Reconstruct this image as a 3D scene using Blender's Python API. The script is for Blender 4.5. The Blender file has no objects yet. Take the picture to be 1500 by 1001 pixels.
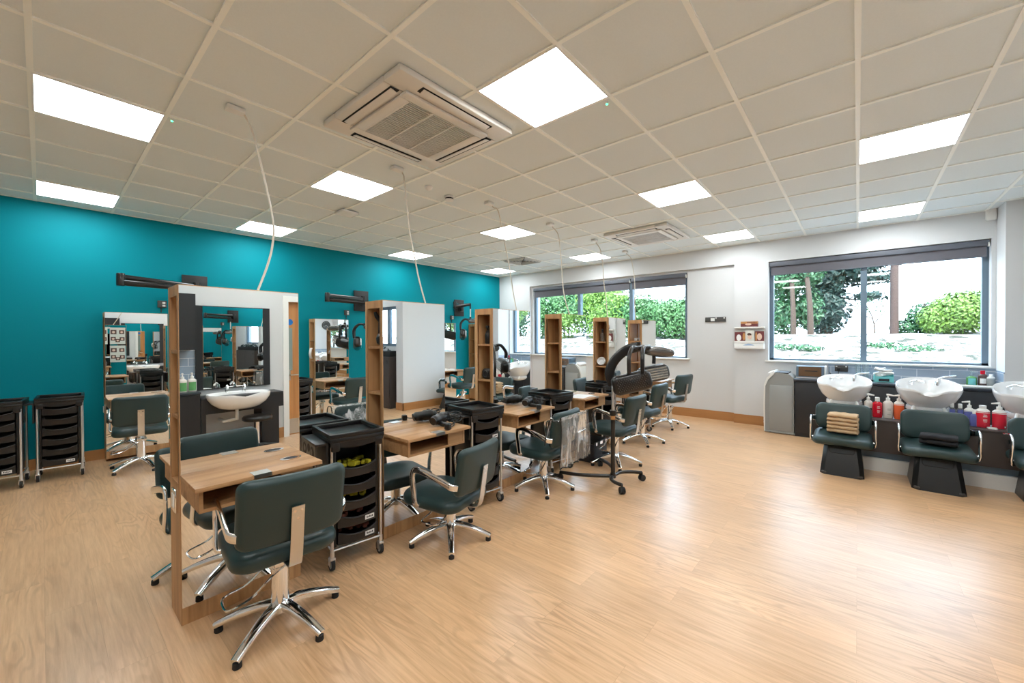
import bpy, bmesh, math, random
from mathutils import Vector, Matrix
random.seed(7)
PI = math.pi
scene = bpy.context.scene
col = scene.collection

# ------------------------------------------------------------------ helpers
def link(o, parent=None):
    col.objects.link(o)
    if parent is not None:
        o.parent = parent
    return o

def mark_sharp(bm, ang=0.62):
    for f in bm.faces:
        f.smooth = True
    for e in bm.edges:
        if len(e.link_faces) == 2:
            try:
                a = e.calc_face_angle()
            except ValueError:
                a = 0
            if a > ang:
                e.smooth = False
        else:
            e.smooth = False

class MB:
    """collects shapes into one bmesh"""
    def __init__(s):
        s.bm = bmesh.new()
    def xf(s, verts, m):
        bmesh.ops.transform(s.bm, matrix=m, verts=verts)
    def box(s, x0, x1, y0, y1, z0, z1, bev=0.0, seg=2, m=None):
        r = bmesh.ops.create_cube(s.bm, size=1.0)
        vs = r['verts']
        M = Matrix.Translation(((x0+x1)/2, (y0+y1)/2, (z0+z1)/2)) @ Matrix.Diagonal((abs(x1-x0), abs(y1-y0), abs(z1-z0), 1))
        s.xf(vs, M)
        if bev > 0:
            es = list({e for v in vs for e in v.link_edges})
            r2 = bmesh.ops.bevel(s.bm, geom=es, offset=bev, segments=seg, profile=0.5, affect='EDGES')
            vs = list({v for f in r2['faces'] for v in f.verts})
        if m is not None:
            s.xf(vs, m)
        return s
    def rings(s, rings, cap0=True, cap1=True, closed=True, loop=False):
        """skin successive rings of equally many points"""
        bm = s.bm
        vr = [[bm.verts.new(p) for p in r] for r in rings]
        n = len(vr[0])
        idx = list(range(len(vr)-1))
        pairs = [(vr[i], vr[i+1]) for i in idx]
        if loop:
            pairs.append((vr[-1], vr[0]))
        for a, b in pairs:
            for k in range(n if closed else n-1):
                k2 = (k+1) % n
                try:
                    bm.faces.new((a[k], a[k2], b[k2], b[k]))
                except ValueError:
                    pass
        if not loop and closed:
            if cap0:
                bm.faces.new(list(reversed(vr[0])))
            if cap1:
                bm.faces.new(vr[-1])
        return s
    def cyl(s, p0, p1, r0, r1=None, seg=20, cap=True):
        r1 = r0 if r1 is None else r1
        return s.tube([p0, p1], [r0, r1], seg=seg, cap=cap)
    def tube(s, pts, r, seg=10, cap=True, flat=None, loop=False, up=None):
        """sweep along pts; flat=(a,b) scales the section across / along 'up'"""
        P = [Vector(p) for p in pts]
        n = len(P)
        rr = r if isinstance(r, (list, tuple)) else [r]*n
        rings = []
        ref = Vector(up) if up else None
        prev = None
        for i in range(n):
            if loop:
                t = (P[(i+1) % n]-P[i-1]).normalized()
            elif i == 0:
                t = (P[1]-P[0]).normalized()
            elif i == n-1:
                t = (P[-1]-P[-2]).normalized()
            else:
                t = (P[i+1]-P[i-1]).normalized()
            if ref is not None:
                b = t.cross(ref)
                if b.length < 1e-4:
                    b = t.cross(Vector((0.3, 0.9, 0.1)))
                b.normalize()
            else:
                if prev is None:
                    b = t.cross(Vector((0, 0, 1)))
                    if b.length < 1e-3:
                        b = t.cross(Vector((0, 1, 0)))
                    b.normalize()
                else:
                    b = (prev - t*prev.dot(t)).normalized()
                prev = b
            c = b.cross(t).normalized()
            fa, fb = flat if flat else (1, 1)
            ring = []
            for k in range(seg):
                a = 2*PI*k/seg
                ca, sa = math.cos(a), math.sin(a)
                if flat and len(flat) == 2:
                    q = 0.6
                    ca = math.copysign(abs(ca)**q, ca); sa = math.copysign(abs(sa)**q, sa)
                ring.append(P[i] + b*(ca*rr[i]*fa) + c*(sa*rr[i]*fb))
            rings.append(ring)
        return s.rings(rings, cap, cap, loop=loop)
    def lathe(s, prof, c=(0, 0, 0), seg=24, cap0=True, cap1=True, sx=1.0, sy=1.0):
        rings = []
        for (r, z) in prof:
            rings.append([Vector((c[0]+sx*r*math.cos(2*PI*k/seg), c[1]+sy*r*math.sin(2*PI*k/seg), c[2]+z)) for k in range(seg)])
        return s.rings(rings, cap0, cap1)
    def slab(s, w, h, t, rc, ed, m=None, bend=0.0, puff=0.0, n=6, taper=0.0, bend2=0.0):
        """cushion: rounded rectangle w x h in XZ, thickness t along Y, rounded edge ed; local centre 0"""
        def outline(hw, hh, r):
            r = max(min(r, hw*0.98, hh*0.98), 1e-4)
            pts = []
            for (cx, cz, a0) in ((hw-r, hh-r, 0), (-(hw-r), hh-r, PI/2), (-(hw-r), -(hh-r), PI), (hw-r, -(hh-r), 1.5*PI)):
                for k in range(n+1):
                    a = a0+PI/2*k/n
                    pts.append((cx+r*math.cos(a), cz+r*math.sin(a)))
                # straight side subdivision for bending
            out = []
            L = len(pts)
            for i in range(L):
                p, q = pts[i], pts[(i+1) % L]
                out.append(p)
                d = math.hypot(q[0]-p[0], q[1]-p[1])
                if d > 0.06:
                    m_ = 8
                    for j in range(1, m_):
                        out.append((p[0]+(q[0]-p[0])*j/m_, p[1]+(q[1]-p[1])*j/m_))
            return out
        # constant topology: build one outline & scale it by inset
        base = outline(w/2, h/2, rc)
        def inset(d):
            fx = (w/2-d)/(w/2); fz = (h/2-d)/(h/2)
            return [(x*fx, z*fz) for x, z in base]
        rings = []
        K = 5
        for f in (0.08, 0.4, 0.75):
            dd = (1-f)
            o = [(x*f, z*f) for x, z in inset(ed)]
            rings.append((o, -t/2-puff*(1-f*f)))
        for k in range(K+1):
            a = PI/2*k/K
            rings.append((inset(ed*(1-math.sin(a))), -t/2+min(ed, t/2)*(1-math.cos(a))))
        for k in range(K+1):
            a = PI/2*(1-k/K)
            rings.append((inset(ed*(1-math.sin(a))), t/2-min(ed, t/2)*(1-math.cos(a))))
        for f in (0.75, 0.4, 0.08):
            o = [(x*f, z*f) for x, z in inset(ed)]
            rings.append((o, t/2+puff*(1-f*f)))
        R = []
        for o, y in rings:
            R.append([Vector((x*(1-taper*(z/h)), y+bend*(x/(w/2))**2+bend2*(z/(h/2))**2, z)) for x, z in o])
        if m is not None:
            R = [[m @ p for p in r] for r in R]
        return s.rings(R)
    def prism(s, poly, y0, y1, m=None, bev=0):
        """extrude an XZ polygon along Y"""
        A = [Vector((x, y0, z)) for x, z in poly]
        B = [Vector((x, y1, z)) for x, z in poly]
        if m is not None:
            A = [m @ p for p in A]; B = [m @ p for p in B]
        return s.rings([A, B])
    def build(s, name, mat, parent=None, sharp=0.62, loc=None):
        bm = s.bm
        bmesh.ops.remove_doubles(bm, verts=bm.verts, dist=1e-6)
        bmesh.ops.recalc_face_normals(bm, faces=bm.faces)
        mark_sharp(bm, sharp)
        me = bpy.data.meshes.new(name)
        bm.to_mesh(me); bm.free()
        o = bpy.data.objects.new(name, me)
        if mat is not None:
            me.materials.append(mat)
        if loc is not None:
            o.location = loc
        return link(o, parent)

def tag(o, label, cat, group=None, kind=None):
    o['label'] = label; o['category'] = cat
    if group: o['group'] = group
    if kind: o['kind'] = kind
    return o
def thing(name, label, cat, loc=(0, 0, 0), rz=0.0, group=None):
    o = bpy.data.objects.new(name, None)
    o.empty_display_size = 0.1
    o.location = loc; o.rotation_euler = (0, 0, rz)
    link(o)
    return tag(o, label, cat, group)
def struct(o, label=None):
    o['kind'] = 'structure'
    if label: o['label'] = label
    return o
def dup(root, loc, rz, label, group=None):
    r = root.copy(); col.objects.link(r)
    r.location = loc; r.rotation_euler = (0, 0, rz)
    r['label'] = label
    if group: r['group'] = group
    for ch in list(root.children):
        c = ch.copy(); col.objects.link(c); c.parent = r
        for g in list(ch.children):
            d = g.copy(); col.objects.link(d); d.parent = c
    return r
def arc(c, r, a0, a1, n, plane='xz'):
    out = []
    for k in range(n+1):
        a = a0+(a1-a0)*k/n
        u, v = r*math.cos(a), r*math.sin(a)
        out.append((c[0]+u, c[1], c[2]+v) if plane == 'xz' else ((c[0], c[1]+u, c[2]+v) if plane == 'yz' else (c[0]+u, c[1]+v, c[2])))
    return out
def bez(pts, n=12):
    """Catmull-Rom through pts"""
    P = [Vector(p) for p in pts]
    P = [P[0]*2-P[1]]+P+[P[-1]*2-P[-2]]
    out = []
    for i in range(1, len(P)-2):
        for k in range(n):
            t = k/n
            a, b, c, d = P[i-1], P[i], P[i+1], P[i+2]
            out.append(0.5*((2*b)+(c-a)*t+(2*a-5*b+4*c-d)*t*t+(3*b-3*c+d-a)*t**3))
    out.append(P[-2])
    return out
def RX(a): return Matrix.Rotation(a, 4, 'X')
def RY(a): return Matrix.Rotation(a, 4, 'Y')
def RZ(a): return Matrix.Rotation(a, 4, 'Z')
def T(x, y, z): return Matrix.Translation((x, y, z))

# ------------------------------------------------------------------ materials
def srgb(r, g, b):
    f = lambda c: (c/255/12.92) if c/255 <= 0.04045 else ((c/255+0.055)/1.055)**2.4
    return (f(r), f(g), f(b), 1)
def pbsdf(name):
    m = bpy.data.materials.new(name); m.use_nodes = True
    nt = m.node_tree
    return m, nt, nt.nodes['Principled BSDF']
def simple(name, c, rough=0.5, metal=0.0, spec=0.5, noise=0.0, nscale=40, bump=0.0, bscale=200, trans=0.0, coat=0.0, aniso=None):
    m, nt, b = pbsdf(name)
    b.inputs['Roughness'].default_value = rough
    b.inputs['Metallic'].default_value = metal
    b.inputs['Specular IOR Level'].default_value = spec
    b.inputs['Coat Weight'].default_value = coat
    b.inputs['Base Color'].default_value = c
    if trans:
        b.inputs['Transmission Weight'].default_value = trans
    tc = nt.nodes.new('ShaderNodeTexCoord')
    if noise:
        n = nt.nodes.new('ShaderNodeTexNoise'); n.inputs['Scale'].default_value = nscale; n.inputs['Detail'].default_value = 4
        nt.links.new(tc.outputs['Object'], n.inputs['Vector'])
        mx = nt.nodes.new('ShaderNodeMix'); mx.data_type = 'RGBA'
        mx.inputs['A'].default_value = tuple(max(0, x*(1-noise)) for x in c[:3])+(1,)
        mx.inputs['B'].default_value = tuple(min(1, x*(1+noise)) for x in c[:3])+(1,)
        nt.links.new(n.outputs['Fac'], mx.inputs['Factor'])
        nt.links.new(mx.outputs['Result'], b.inputs['Base Color'])
    if bump:
        n2 = nt.nodes.new('ShaderNodeTexNoise'); n2.inputs['Scale'].default_value = bscale; n2.inputs['Detail'].default_value = 3
        nt.links.new(tc.outputs['Object'], n2.inputs['Vector'])
        bp = nt.nodes.new('ShaderNodeBump'); bp.inputs['Strength'].default_value = bump; bp.inputs['Distance'].default_value = 0.002
        nt.links.new(n2.outputs['Fac'], bp.inputs['Height'])
        nt.links.new(bp.outputs['Normal'], b.inputs['Normal'])
    return m
def wood(name, c_dark, c_mid, c_light, axis='Z', scale=1.0, rough=0.45, coord='Object'):
    """straight-grained timber; the grain runs along axis"""
    m, nt, b = pbsdf(name)
    N, L = nt.nodes, nt.links
    tc = N.new('ShaderNodeTexCoord'); mp = N.new('ShaderNodeMapping')
    s = {'X': (1.2, 26, 26), 'Y': (26, 1.2, 26), 'Z': (26, 26, 1.2)}[axis]
    mp.inputs['Scale'].default_value = tuple(v*scale for v in s)
    L.new(tc.outputs[coord], mp.inputs['Vector'])
    n1 = N.new('ShaderNodeTexNoise'); n1.inputs['Scale'].default_value = 1.0; n1.inputs['Detail'].default_value = 6; n1.inputs['Roughness'].default_value = 0.6; n1.inputs['Distortion'].default_value = 0.6
    L.new(mp.outputs['Vector'], n1.inputs['Vector'])
    mp2 = N.new('ShaderNodeMapping'); mp2.inputs['Scale'].default_value = tuple(v*scale*0.22 for v in s)
    L.new(tc.outputs[coord], mp2.inputs['Vector'])
    n2 = N.new('ShaderNodeTexNoise'); n2.inputs['Scale'].default_value = 1.0; n2.inputs['Detail'].default_value = 3
    L.new(mp2.outputs['Vector'], n2.inputs['Vector'])
    ad = N.new('ShaderNodeMath'); ad.operation = 'ADD'
    mu = N.new('ShaderNodeMath'); mu.operation = 'MULTIPLY'; mu.inputs[1].default_value = 0.5
    L.new(n1.outputs['Fac'], ad.inputs[0]); L.new(n2.outputs['Fac'], ad.inputs[1]); L.new(ad.outputs[0], mu.inputs[0])
    cr = N.new('ShaderNodeValToRGB')
    e = cr.color_ramp.elements
    e[0].position = 0.36; e[0].color = c_dark
    e[1].position = 0.66; e[1].color = c_light
    k = e.new(0.52); k.color = c_mid
    L.new(mu.outputs[0], cr.inputs['Fac'])
    L.new(cr.outputs['Color'], b.inputs['Base Color'])
    b.inputs['Roughness'].default_value = rough
    bp = N.new('ShaderNodeBump'); bp.inputs['Strength'].default_value = 0.08; bp.inputs['Distance'].default_value = 0.001
    L.new(n1.outputs['Fac'], bp.inputs['Height']); L.new(bp.outputs['Normal'], b.inputs['Normal'])
    return m

WD, WM, WL = srgb(162, 118, 76), srgb(200, 154, 106), srgb(218, 174, 126)
M = {}
M['wood_z'] = wood('walnut_vertical', WD, WM, WL, 'Z')
M['wood_x'] = wood('walnut_lengthwise', srgb(148, 106, 66), srgb(182, 138, 94), srgb(202, 160, 116), 'X', 0.8)
M['oak_skirt'] = wood('oak_skirting', srgb(172, 120, 72), srgb(180, 128, 78), srgb(188, 136, 86), 'Y', 0.6)
M['oak_skirt_x'] = wood('oak_skirting_x', srgb(172, 120, 72), srgb(180, 128, 78), srgb(188, 136, 86), 'X', 0.6)
M['oak_door'] = wood('oak_door', srgb(170, 112, 62), srgb(192, 134, 80), srgb(208, 154, 100), 'Z', 0.5)
M['white_wall'] = simple('white_paint', srgb(214, 215, 216), 0.75, spec=0.2, bump=0.05, bscale=300)
M['teal_wall'] = simple('teal_paint', srgb(0, 130, 143), 0.6, spec=0.12, bump=0.05, bscale=300)
M['tile_ceiling'] = simple('mineral_tile', srgb(229, 236, 236), 0.95, spec=0.1, noise=0.03, nscale=90, bump=0.25, bscale=260)
M['tee'] = simple('ceiling_tee', srgb(248, 250, 244), 0.5)
M['white_plastic'] = simple('white_plastic', srgb(235, 234, 230), 0.35)
M['white_gloss'] = simple('white_ceramic', srgb(238, 238, 238), 0.12, coat=0.4)
M['chrome'] = simple('chrome', (0.88, 0.89, 0.9, 1), 0.09, 1.0)
M['steel'] = simple('brushed_steel', (0.62, 0.6, 0.57, 1), 0.28, 1.0)
M['silver_tube'] = simple('silver_tube', (0.75, 0.76, 0.78, 1), 0.3, 1.0)
M['green_vinyl'] = simple('dark_green_vinyl', srgb(36, 57, 57), 0.40, spec=0.5, bump=0.06, bscale=500)
M['black_plastic'] = simple('black_plastic', srgb(21, 20, 20), 0.34, noise=0.08)
M['black_matt'] = simple('black_matt', srgb(24, 23, 23), 0.6)
M['drawer_plastic'] = simple('drawer_plastic', srgb(30, 28, 28), 0.36)
M['rubber'] = simple('rubber', srgb(28, 28, 30), 0.7)
M['grey_wheel'] = simple('grey_wheel', srgb(150, 152, 155), 0.4)
M['charcoal'] = simple('charcoal_laminate', srgb(34, 34, 37), 0.45)
M['charcoal_top'] = simple('charcoal_worktop', srgb(48, 52, 60), 0.3)
M['taupe'] = simple('taupe_laminate', srgb(70, 62, 59), 0.5)
M['blue_grey_frame'] = simple('blue_grey_aluminium', srgb(104, 124, 140), 0.4, spec=0.5)
M['blind'] = simple('blind_fabric', srgb(104, 103, 110), 0.9, bump=0.05)
M['blind_box'] = simple('blind_box', srgb(96, 100, 110), 0.5)
M['label_white'] = simple('paper_white', srgb(232, 232, 230), 0.6)
M['ink'] = simple('ink', srgb(40, 40, 42), 0.6)
M['yellow'] = simple('yellow_sponge', srgb(190, 176, 30), 0.7, noise=0.3, nscale=60)
M['brown_bits'] = simple('brown_rollers', srgb(112, 58, 42), 0.6, noise=0.3, nscale=60)
M['beige_towel'] = simple('beige_towel', srgb(188, 158, 122), 0.95, bump=0.6, bscale=320)
M['dark_towel'] = simple('charcoal_towel', srgb(27, 26, 29), 0.95, bump=0.6, bscale=320)
M['red_bottle'] = simple('red_bottle', srgb(205, 18, 42), 0.25, coat=0.3)
M['crimson_bottle'] = simple('crimson_bottle', srgb(226, 44, 66), 0.25, coat=0.3)
M['orange_bottle'] = simple('orange_bottle', srgb(240, 104, 60), 0.25, coat=0.3)
M['cream_bottle'] = simple('cream_bottle', srgb(222, 214, 206), 0.3)
M['clear_purple'] = simple('violet_gel', srgb(120, 128, 200), 0.15, trans=0.3)
M['green_soap'] = simple('green_soap', srgb(120, 190, 120), 0.15, trans=0.3)
M['amber_liquid'] = simple('smoky_liquid', srgb(120, 96, 92), 0.15, trans=0.3)
M['turquoise'] = simple('turquoise_card', srgb(120, 205, 205), 0.5)
M['grey_panel'] = simple('grey_plastic', srgb(150, 152, 150), 0.45)
M['gunmetal'] = simple('gunmetal', srgb(34, 31, 30), 0.28, 0.25, coat=0.3)
M['silver_grey'] = simple('silver_grey_paint', srgb(110, 108, 106), 0.25, 0.6)
M['heater_glass'] = simple('heater_reflector', (0.35, 0.36, 0.36, 1), 0.22, 0.9, noise=0.5, nscale=25)
M['led_green'] = None
M['splash'] = None
M['grille_dark'] = simple('grille_shadow', srgb(22, 21, 20), 0.8)
M['ac_white'] = simple('ac_white', srgb(228, 224, 216), 0.4)
M['wall_socket'] = simple('socket_grey', srgb(78, 76, 74), 0.4, 0.3)
M['navy'] = simple('navy_box', srgb(20, 24, 32), 0.45)
M['blue_sign'] = simple('blue_sign', srgb(20, 110, 190), 0.4)
M['teal_dial'] = simple('clock_dial', srgb(30, 70, 78), 0.5)
M['frosted'] = simple('frosted_vision_panel', srgb(150, 165, 160), 0.15, 0.2)
M['maroon_card'] = simple('maroon_card', srgb(112, 50, 52), 0.5)
M['tan_card'] = simple('tan_card', srgb(196, 140, 84), 0.5)
M['skin_card'] = simple('portrait_print', srgb(226, 196, 178), 0.5, noise=0.25, nscale=30)
M['hair_card'] = simple('hair_print', srgb(92, 62, 58), 0.6, noise=0.4, nscale=60)
M['poster'] = simple('poster_paper', srgb(214, 214, 206), 0.5)
M['bark'] = simple('bark', srgb(58, 46, 38), 0.9, noise=0.4, nscale=12)
M['pole_wood'] = simple('weathered_pole', srgb(64, 50, 46), 0.9, noise=0.3, nscale=10)
M['tile_grey'] = None

def emit(name, c, s):
    m = bpy.data.materials.new(name); m.use_nodes = True
    nt = m.node_tree; nt.nodes.clear()
    o = nt.nodes.new('ShaderNodeOutputMaterial'); e = nt.nodes.new('ShaderNodeEmission')
    e.inputs['Color'].default_value = c; e.inputs['Strength'].default_value = s
    nt.links.new(e.outputs[0], o.inputs[0])
    return m
LIGHT_S = 8.8
M['panel_light'] = emit('lit_diffuser', (0.93, 0.985, 1.0, 1), LIGHT_S)
M['led_green'] = emit('green_led', (0.05, 1, 0.35, 1), 3)

def mirror_mat():
    m, nt, b = pbsdf('mirror_silver')
    b.inputs['Base Color'].default_value = (0.9, 0.92, 0.91, 1)
    b.inputs['Metallic'].default_value = 1; b.inputs['Roughness'].default_value = 0.0
    return m
M['mirror'] = mirror_mat()
def thin_glass(name, tint=(1, 1, 1, 1), gl=0.06, rough=0.0, wr=0.0, white=0.0):
    m = bpy.data.materials.new(name); m.use_nodes = True
    nt = m.node_tree; nt.nodes.clear()
    N, L = nt.nodes, nt.links
    o = N.new('ShaderNodeOutputMaterial'); t = N.new('ShaderNodeBsdfTransparent'); g = N.new('ShaderNodeBsdfGlossy')
    t.inputs['Color'].default_value = tint; g.inputs['Roughness'].default_value = rough
    mx = N.new('ShaderNodeMixShader')
    fr = N.new('ShaderNodeFresnel'); fr.inputs['IOR'].default_value = 1.45
    gm = N.new('ShaderNodeNewGeometry'); io = N.new('ShaderNodeMath'); io.operation = 'MULTIPLY_ADD'; io.inputs[1].default_value = -(1.45-1/1.45); io.inputs[2].default_value = 1.45
    L.new(gm.outputs['Backfacing'], io.inputs[0]); L.new(io.outputs[0], fr.inputs['IOR'])
    ml = N.new('ShaderNodeMath'); ml.operation = 'MULTIPLY_ADD'; ml.inputs[1].default_value = 1.0; ml.inputs[2].default_value = gl
    L.new(fr.outputs[0], ml.inputs[0])
    L.new(ml.outputs[0], mx.inputs['Fac']); L.new(t.outputs[0], mx.inputs[1]); L.new(g.outputs[0], mx.inputs[2])
    if white and wr:  # wrinkled film: white noise streaks painted in as highlights on the folds
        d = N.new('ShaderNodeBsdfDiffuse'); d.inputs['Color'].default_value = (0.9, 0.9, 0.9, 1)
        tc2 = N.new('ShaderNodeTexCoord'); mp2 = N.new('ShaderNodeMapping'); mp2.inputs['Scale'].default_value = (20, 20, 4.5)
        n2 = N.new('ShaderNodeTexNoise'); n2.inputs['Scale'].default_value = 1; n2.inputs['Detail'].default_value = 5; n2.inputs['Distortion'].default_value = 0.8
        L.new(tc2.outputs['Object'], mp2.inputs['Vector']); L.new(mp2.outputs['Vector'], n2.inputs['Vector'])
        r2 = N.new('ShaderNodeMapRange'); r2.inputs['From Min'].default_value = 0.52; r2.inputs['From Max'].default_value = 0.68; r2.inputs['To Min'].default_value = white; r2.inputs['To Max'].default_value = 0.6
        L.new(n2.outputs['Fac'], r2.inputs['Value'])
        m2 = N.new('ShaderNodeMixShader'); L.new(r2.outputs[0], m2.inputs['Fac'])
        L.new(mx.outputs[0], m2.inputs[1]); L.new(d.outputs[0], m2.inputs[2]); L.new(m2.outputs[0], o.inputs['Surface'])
    elif white:
        d = N.new('ShaderNodeBsdfDiffuse'); d.inputs['Color'].default_value = (0.9, 0.9, 0.9, 1)
        m2 = N.new('ShaderNodeMixShader'); m2.inputs['Fac'].default_value = white
        L.new(mx.outputs[0], m2.inputs[1]); L.new(d.outputs[0], m2.inputs[2]); L.new(m2.outputs[0], o.inputs['Surface'])
    else:
        L.new(mx.outputs[0], o.inputs['Surface'])
    if wr:
        tc = N.new('ShaderNodeTexCoord'); n = N.new('ShaderNodeTexNoise'); n.inputs['Scale'].default_value = 14; n.inputs['Detail'].default_value = 4
        mp = N.new('ShaderNodeMapping'); mp.inputs['Scale'].default_value = (2.2, 2.2, 0.7)
        L.new(tc.outputs['Object'], mp.inputs['Vector']); L.new(mp.outputs['Vector'], n.inputs['Vector'])
        bp = N.new('ShaderNodeBump'); bp.inputs['Strength'].default_value = wr; bp.inputs['Distance'].default_value = 0.03
        L.new(n.outputs['Fac'], bp.inputs['Height']); L.new(bp.outputs['Normal'], g.inputs['Normal']); L.new(bp.outputs['Normal'], fr.inputs['Normal'])
    return m
M['glass'] = thin_glass('window_glass', (0.96, 0.99, 0.98, 1), 0.0)
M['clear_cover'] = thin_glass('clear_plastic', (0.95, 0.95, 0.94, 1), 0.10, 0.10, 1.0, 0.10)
M['tumbler'] = thin_glass('clear_tumbler', (0.9, 0.95, 0.96, 1), 0.06, 0.02, 0, 0.06)

def floor_mat():
    m, nt, b = pbsdf('oak_vinyl_planks')
    N, L = nt.nodes, nt.links
    tc = N.new('ShaderNodeTexCoord')
    sep = N.new('ShaderNodeSeparateXYZ'); L.new(tc.outputs['Object'], sep.inputs[0])
    cmb = N.new('ShaderNodeCombineXYZ'); L.new(sep.outputs['Y'], cmb.inputs['X']); L.new(sep.outputs['X'], cmb.inputs['Y'])
    bk = N.new('ShaderNodeTexBrick')
    bk.inputs['Scale'].default_value = 1.0; bk.inputs['Brick Width'].default_value = 1.22; bk.inputs['Row Height'].default_value = 0.184
    bk.inputs['Mortar Size'].default_value = 0.0008; bk.inputs['Mortar Smooth'].default_value = 0.3
    bk.offset = 0.37; bk.offset_frequency = 2
    bk.inputs['Color1'].default_value = (0, 0, 0, 1); bk.inputs['Color2'].default_value = (1, 1, 1, 1); bk.inputs['Mortar'].default_value = (0.5, 0.5, 0.5, 1)
    L.new(cmb.outputs[0], bk.inputs['Vector'])
    # per-plank offset of the grain
    off = N.new('ShaderNodeVectorMath'); off.operation = 'MULTIPLY_ADD'
    off.inputs[1].default_value = (7.3, 3.1, 5.7)
    L.new(bk.outputs['Color'], off.inputs[0])
    L.new(tc.outputs['Object'], off.inputs[2])
    mp = N.new('ShaderNodeMapping'); mp.inputs['Scale'].default_value = (9.0, 1.1, 1)
    L.new(off.outputs[0], mp.inputs['Vector'])
    # cathedral figure: contour lines of a stretched noise
    n0 = N.new('ShaderNodeTexNoise'); n0.inputs['Scale'].default_value = 0.75; n0.inputs['Detail'].default_value = 2.0; n0.inputs['Distortion'].default_value = 0.35
    L.new(mp.outputs['Vector'], n0.inputs['Vector'])
    mul = N.new('ShaderNodeMath'); mul.operation = 'MULTIPLY'; mul.inputs[1].default_value = 78
    L.new(n0.outputs['Fac'], mul.inputs[0])
    sn = N.new('ShaderNodeMath'); sn.operation = 'SINE'; L.new(mul.outputs[0], sn.inputs[0])
    mp2 = N.new('ShaderNodeMapping'); mp2.inputs['Scale'].default_value = (60, 3.0, 1)
    L.new(off.outputs[0], mp2.inputs['Vector'])
    n1 = N.new('ShaderNodeTexNoise'); n1.inputs['Scale'].default_value = 1; n1.inputs['Detail'].default_value = 6; n1.inputs['Roughness'].default_value = 0.65
    L.new(mp2.outputs['Vector'], n1.inputs['Vector'])
    n2 = N.new('ShaderNodeTexNoise'); n2.inputs['Scale'].default_value = 1.3; n2.inputs['Detail'].default_value = 3
    L.new(tc.outputs['Object'], n2.inputs['Vector'])
    cr = N.new('ShaderNodeValToRGB'); e = cr.color_ramp.elements
    e[0].position = 0.25; e[0].color = srgb(197, 151, 108); e[1].position = 0.75; e[1].color = srgb(231, 190, 146)
    L.new(n1.outputs['Fac'], cr.inputs['Fac'])
    # strength of the figure varies
    gate = N.new('ShaderNodeMapRange'); gate.inputs['From Min'].default_value = 0.42; gate.inputs['From Max'].default_value = 0.66
    L.new(n2.outputs['Fac'], gate.inputs['Value'])
    sm = N.new('ShaderNodeMapRange'); sm.inputs['From Min'].default_value = 0.1; sm.inputs['From Max'].default_value = 1.0
    L.new(sn.outputs[0], sm.inputs['Value'])
    gm = N.new('ShaderNodeMath'); gm.operation = 'MULTIPLY'; L.new(sm.outputs[0], gm.inputs[0]); L.new(gate.outputs[0], gm.inputs[1])
    gm2 = N.new('ShaderNodeMath'); gm2.operation = 'MULTIPLY'; gm2.inputs[1].default_value = 0.46; L.new(gm.outputs[0], gm2.inputs[0])
    mx = N.new('ShaderNodeMix'); mx.data_type = 'RGBA'; mx.inputs['B'].default_value = srgb(158, 114, 76)
    L.new(gm2.outputs[0], mx.inputs['Factor']); L.new(cr.outputs['Color'], mx.inputs['A'])
    # plank to plank tone
    mr = N.new('ShaderNodeMapRange'); mr.inputs['To Min'].default_value = 0.93; mr.inputs['To Max'].default_value = 1.06
    L.new(bk.outputs['Color'], mr.inputs['Value'])
    mm = N.new('ShaderNodeMix'); mm.data_type = 'RGBA'; mm.blend_type = 'MULTIPLY'; mm.inputs['Factor'].default_value = 1
    L.new(mx.outputs['Result'], mm.inputs['A']); L.new(mr.outputs[0], mm.inputs['B'])
    # seams
    ms = N.new('ShaderNodeMix'); ms.data_type = 'RGBA'; ms.inputs['B'].default_value = srgb(150, 104, 66)
    sf = N.new('ShaderNodeMath'); sf.operation = 'MULTIPLY'; sf.inputs[1].default_value = 0.45
    L.new(bk.outputs['Fac'], sf.inputs[0]); L.new(sf.outputs[0], ms.inputs['Factor']); L.new(mm.outputs['Result'], ms.inputs['A'])
    L.new(ms.outputs['Result'], b.inputs['Base Color'])
    b.inputs['Roughness'].default_value = 0.31
    b.inputs['Specular IOR Level'].default_value = 0.6
    b.inputs['Coat Weight'].default_value = 0.25; b.inputs['Coat Roughness'].default_value = 0.32
    bp = N.new('ShaderNodeBump'); bp.inputs['Strength'].default_value = 0.12; bp.inputs['Distance'].default_value = 0.001
    L.new(n1.outputs['Fac'], bp.inputs['Height']); L.new(bp.outputs['Normal'], b.inputs['Normal'])
    return m
M['floor'] = floor_mat()

def splash_mat(name, c1, c2, grout, axis):
    m, nt, b = pbsdf(name)
    N, L = nt.nodes, nt.links
    tc = N.new('ShaderNodeTexCoord'); sep = N.new('ShaderNodeSeparateXYZ'); L.new(tc.outputs['Object'], sep.inputs[0])
    cmb = N.new('ShaderNodeCombineXYZ'); L.new(sep.outputs[axis], cmb.inputs['X']); L.new(sep.outputs['Z'], cmb.inputs['Y'])
    bk = N.new('ShaderNodeTexBrick'); bk.inputs['Scale'].default_value = 1; bk.inputs['Brick Width'].default_value = 0.3; bk.inputs['Row Height'].default_value = 0.1
    bk.inputs['Mortar Size'].default_value = 0.003; bk.inputs['Color1'].default_value = c1; bk.inputs['Color2'].default_value = c2; bk.inputs['Mortar'].default_value = grout
    L.new(cmb.outputs[0], bk.inputs['Vector']); L.new(bk.outputs['Color'], b.inputs['Base Color'])
    b.inputs['Roughness'].default_value = 0.18
    return m
M['splash'] = splash_mat('blue_grey_tiles', srgb(150, 166, 184), srgb(158, 174, 192), srgb(225, 230, 235), 'Y')
M['splash_x'] = splash_mat('blue_grey_tiles_return', srgb(150, 166, 184), srgb(158, 174, 192), srgb(225, 230, 235), 'X')

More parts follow.
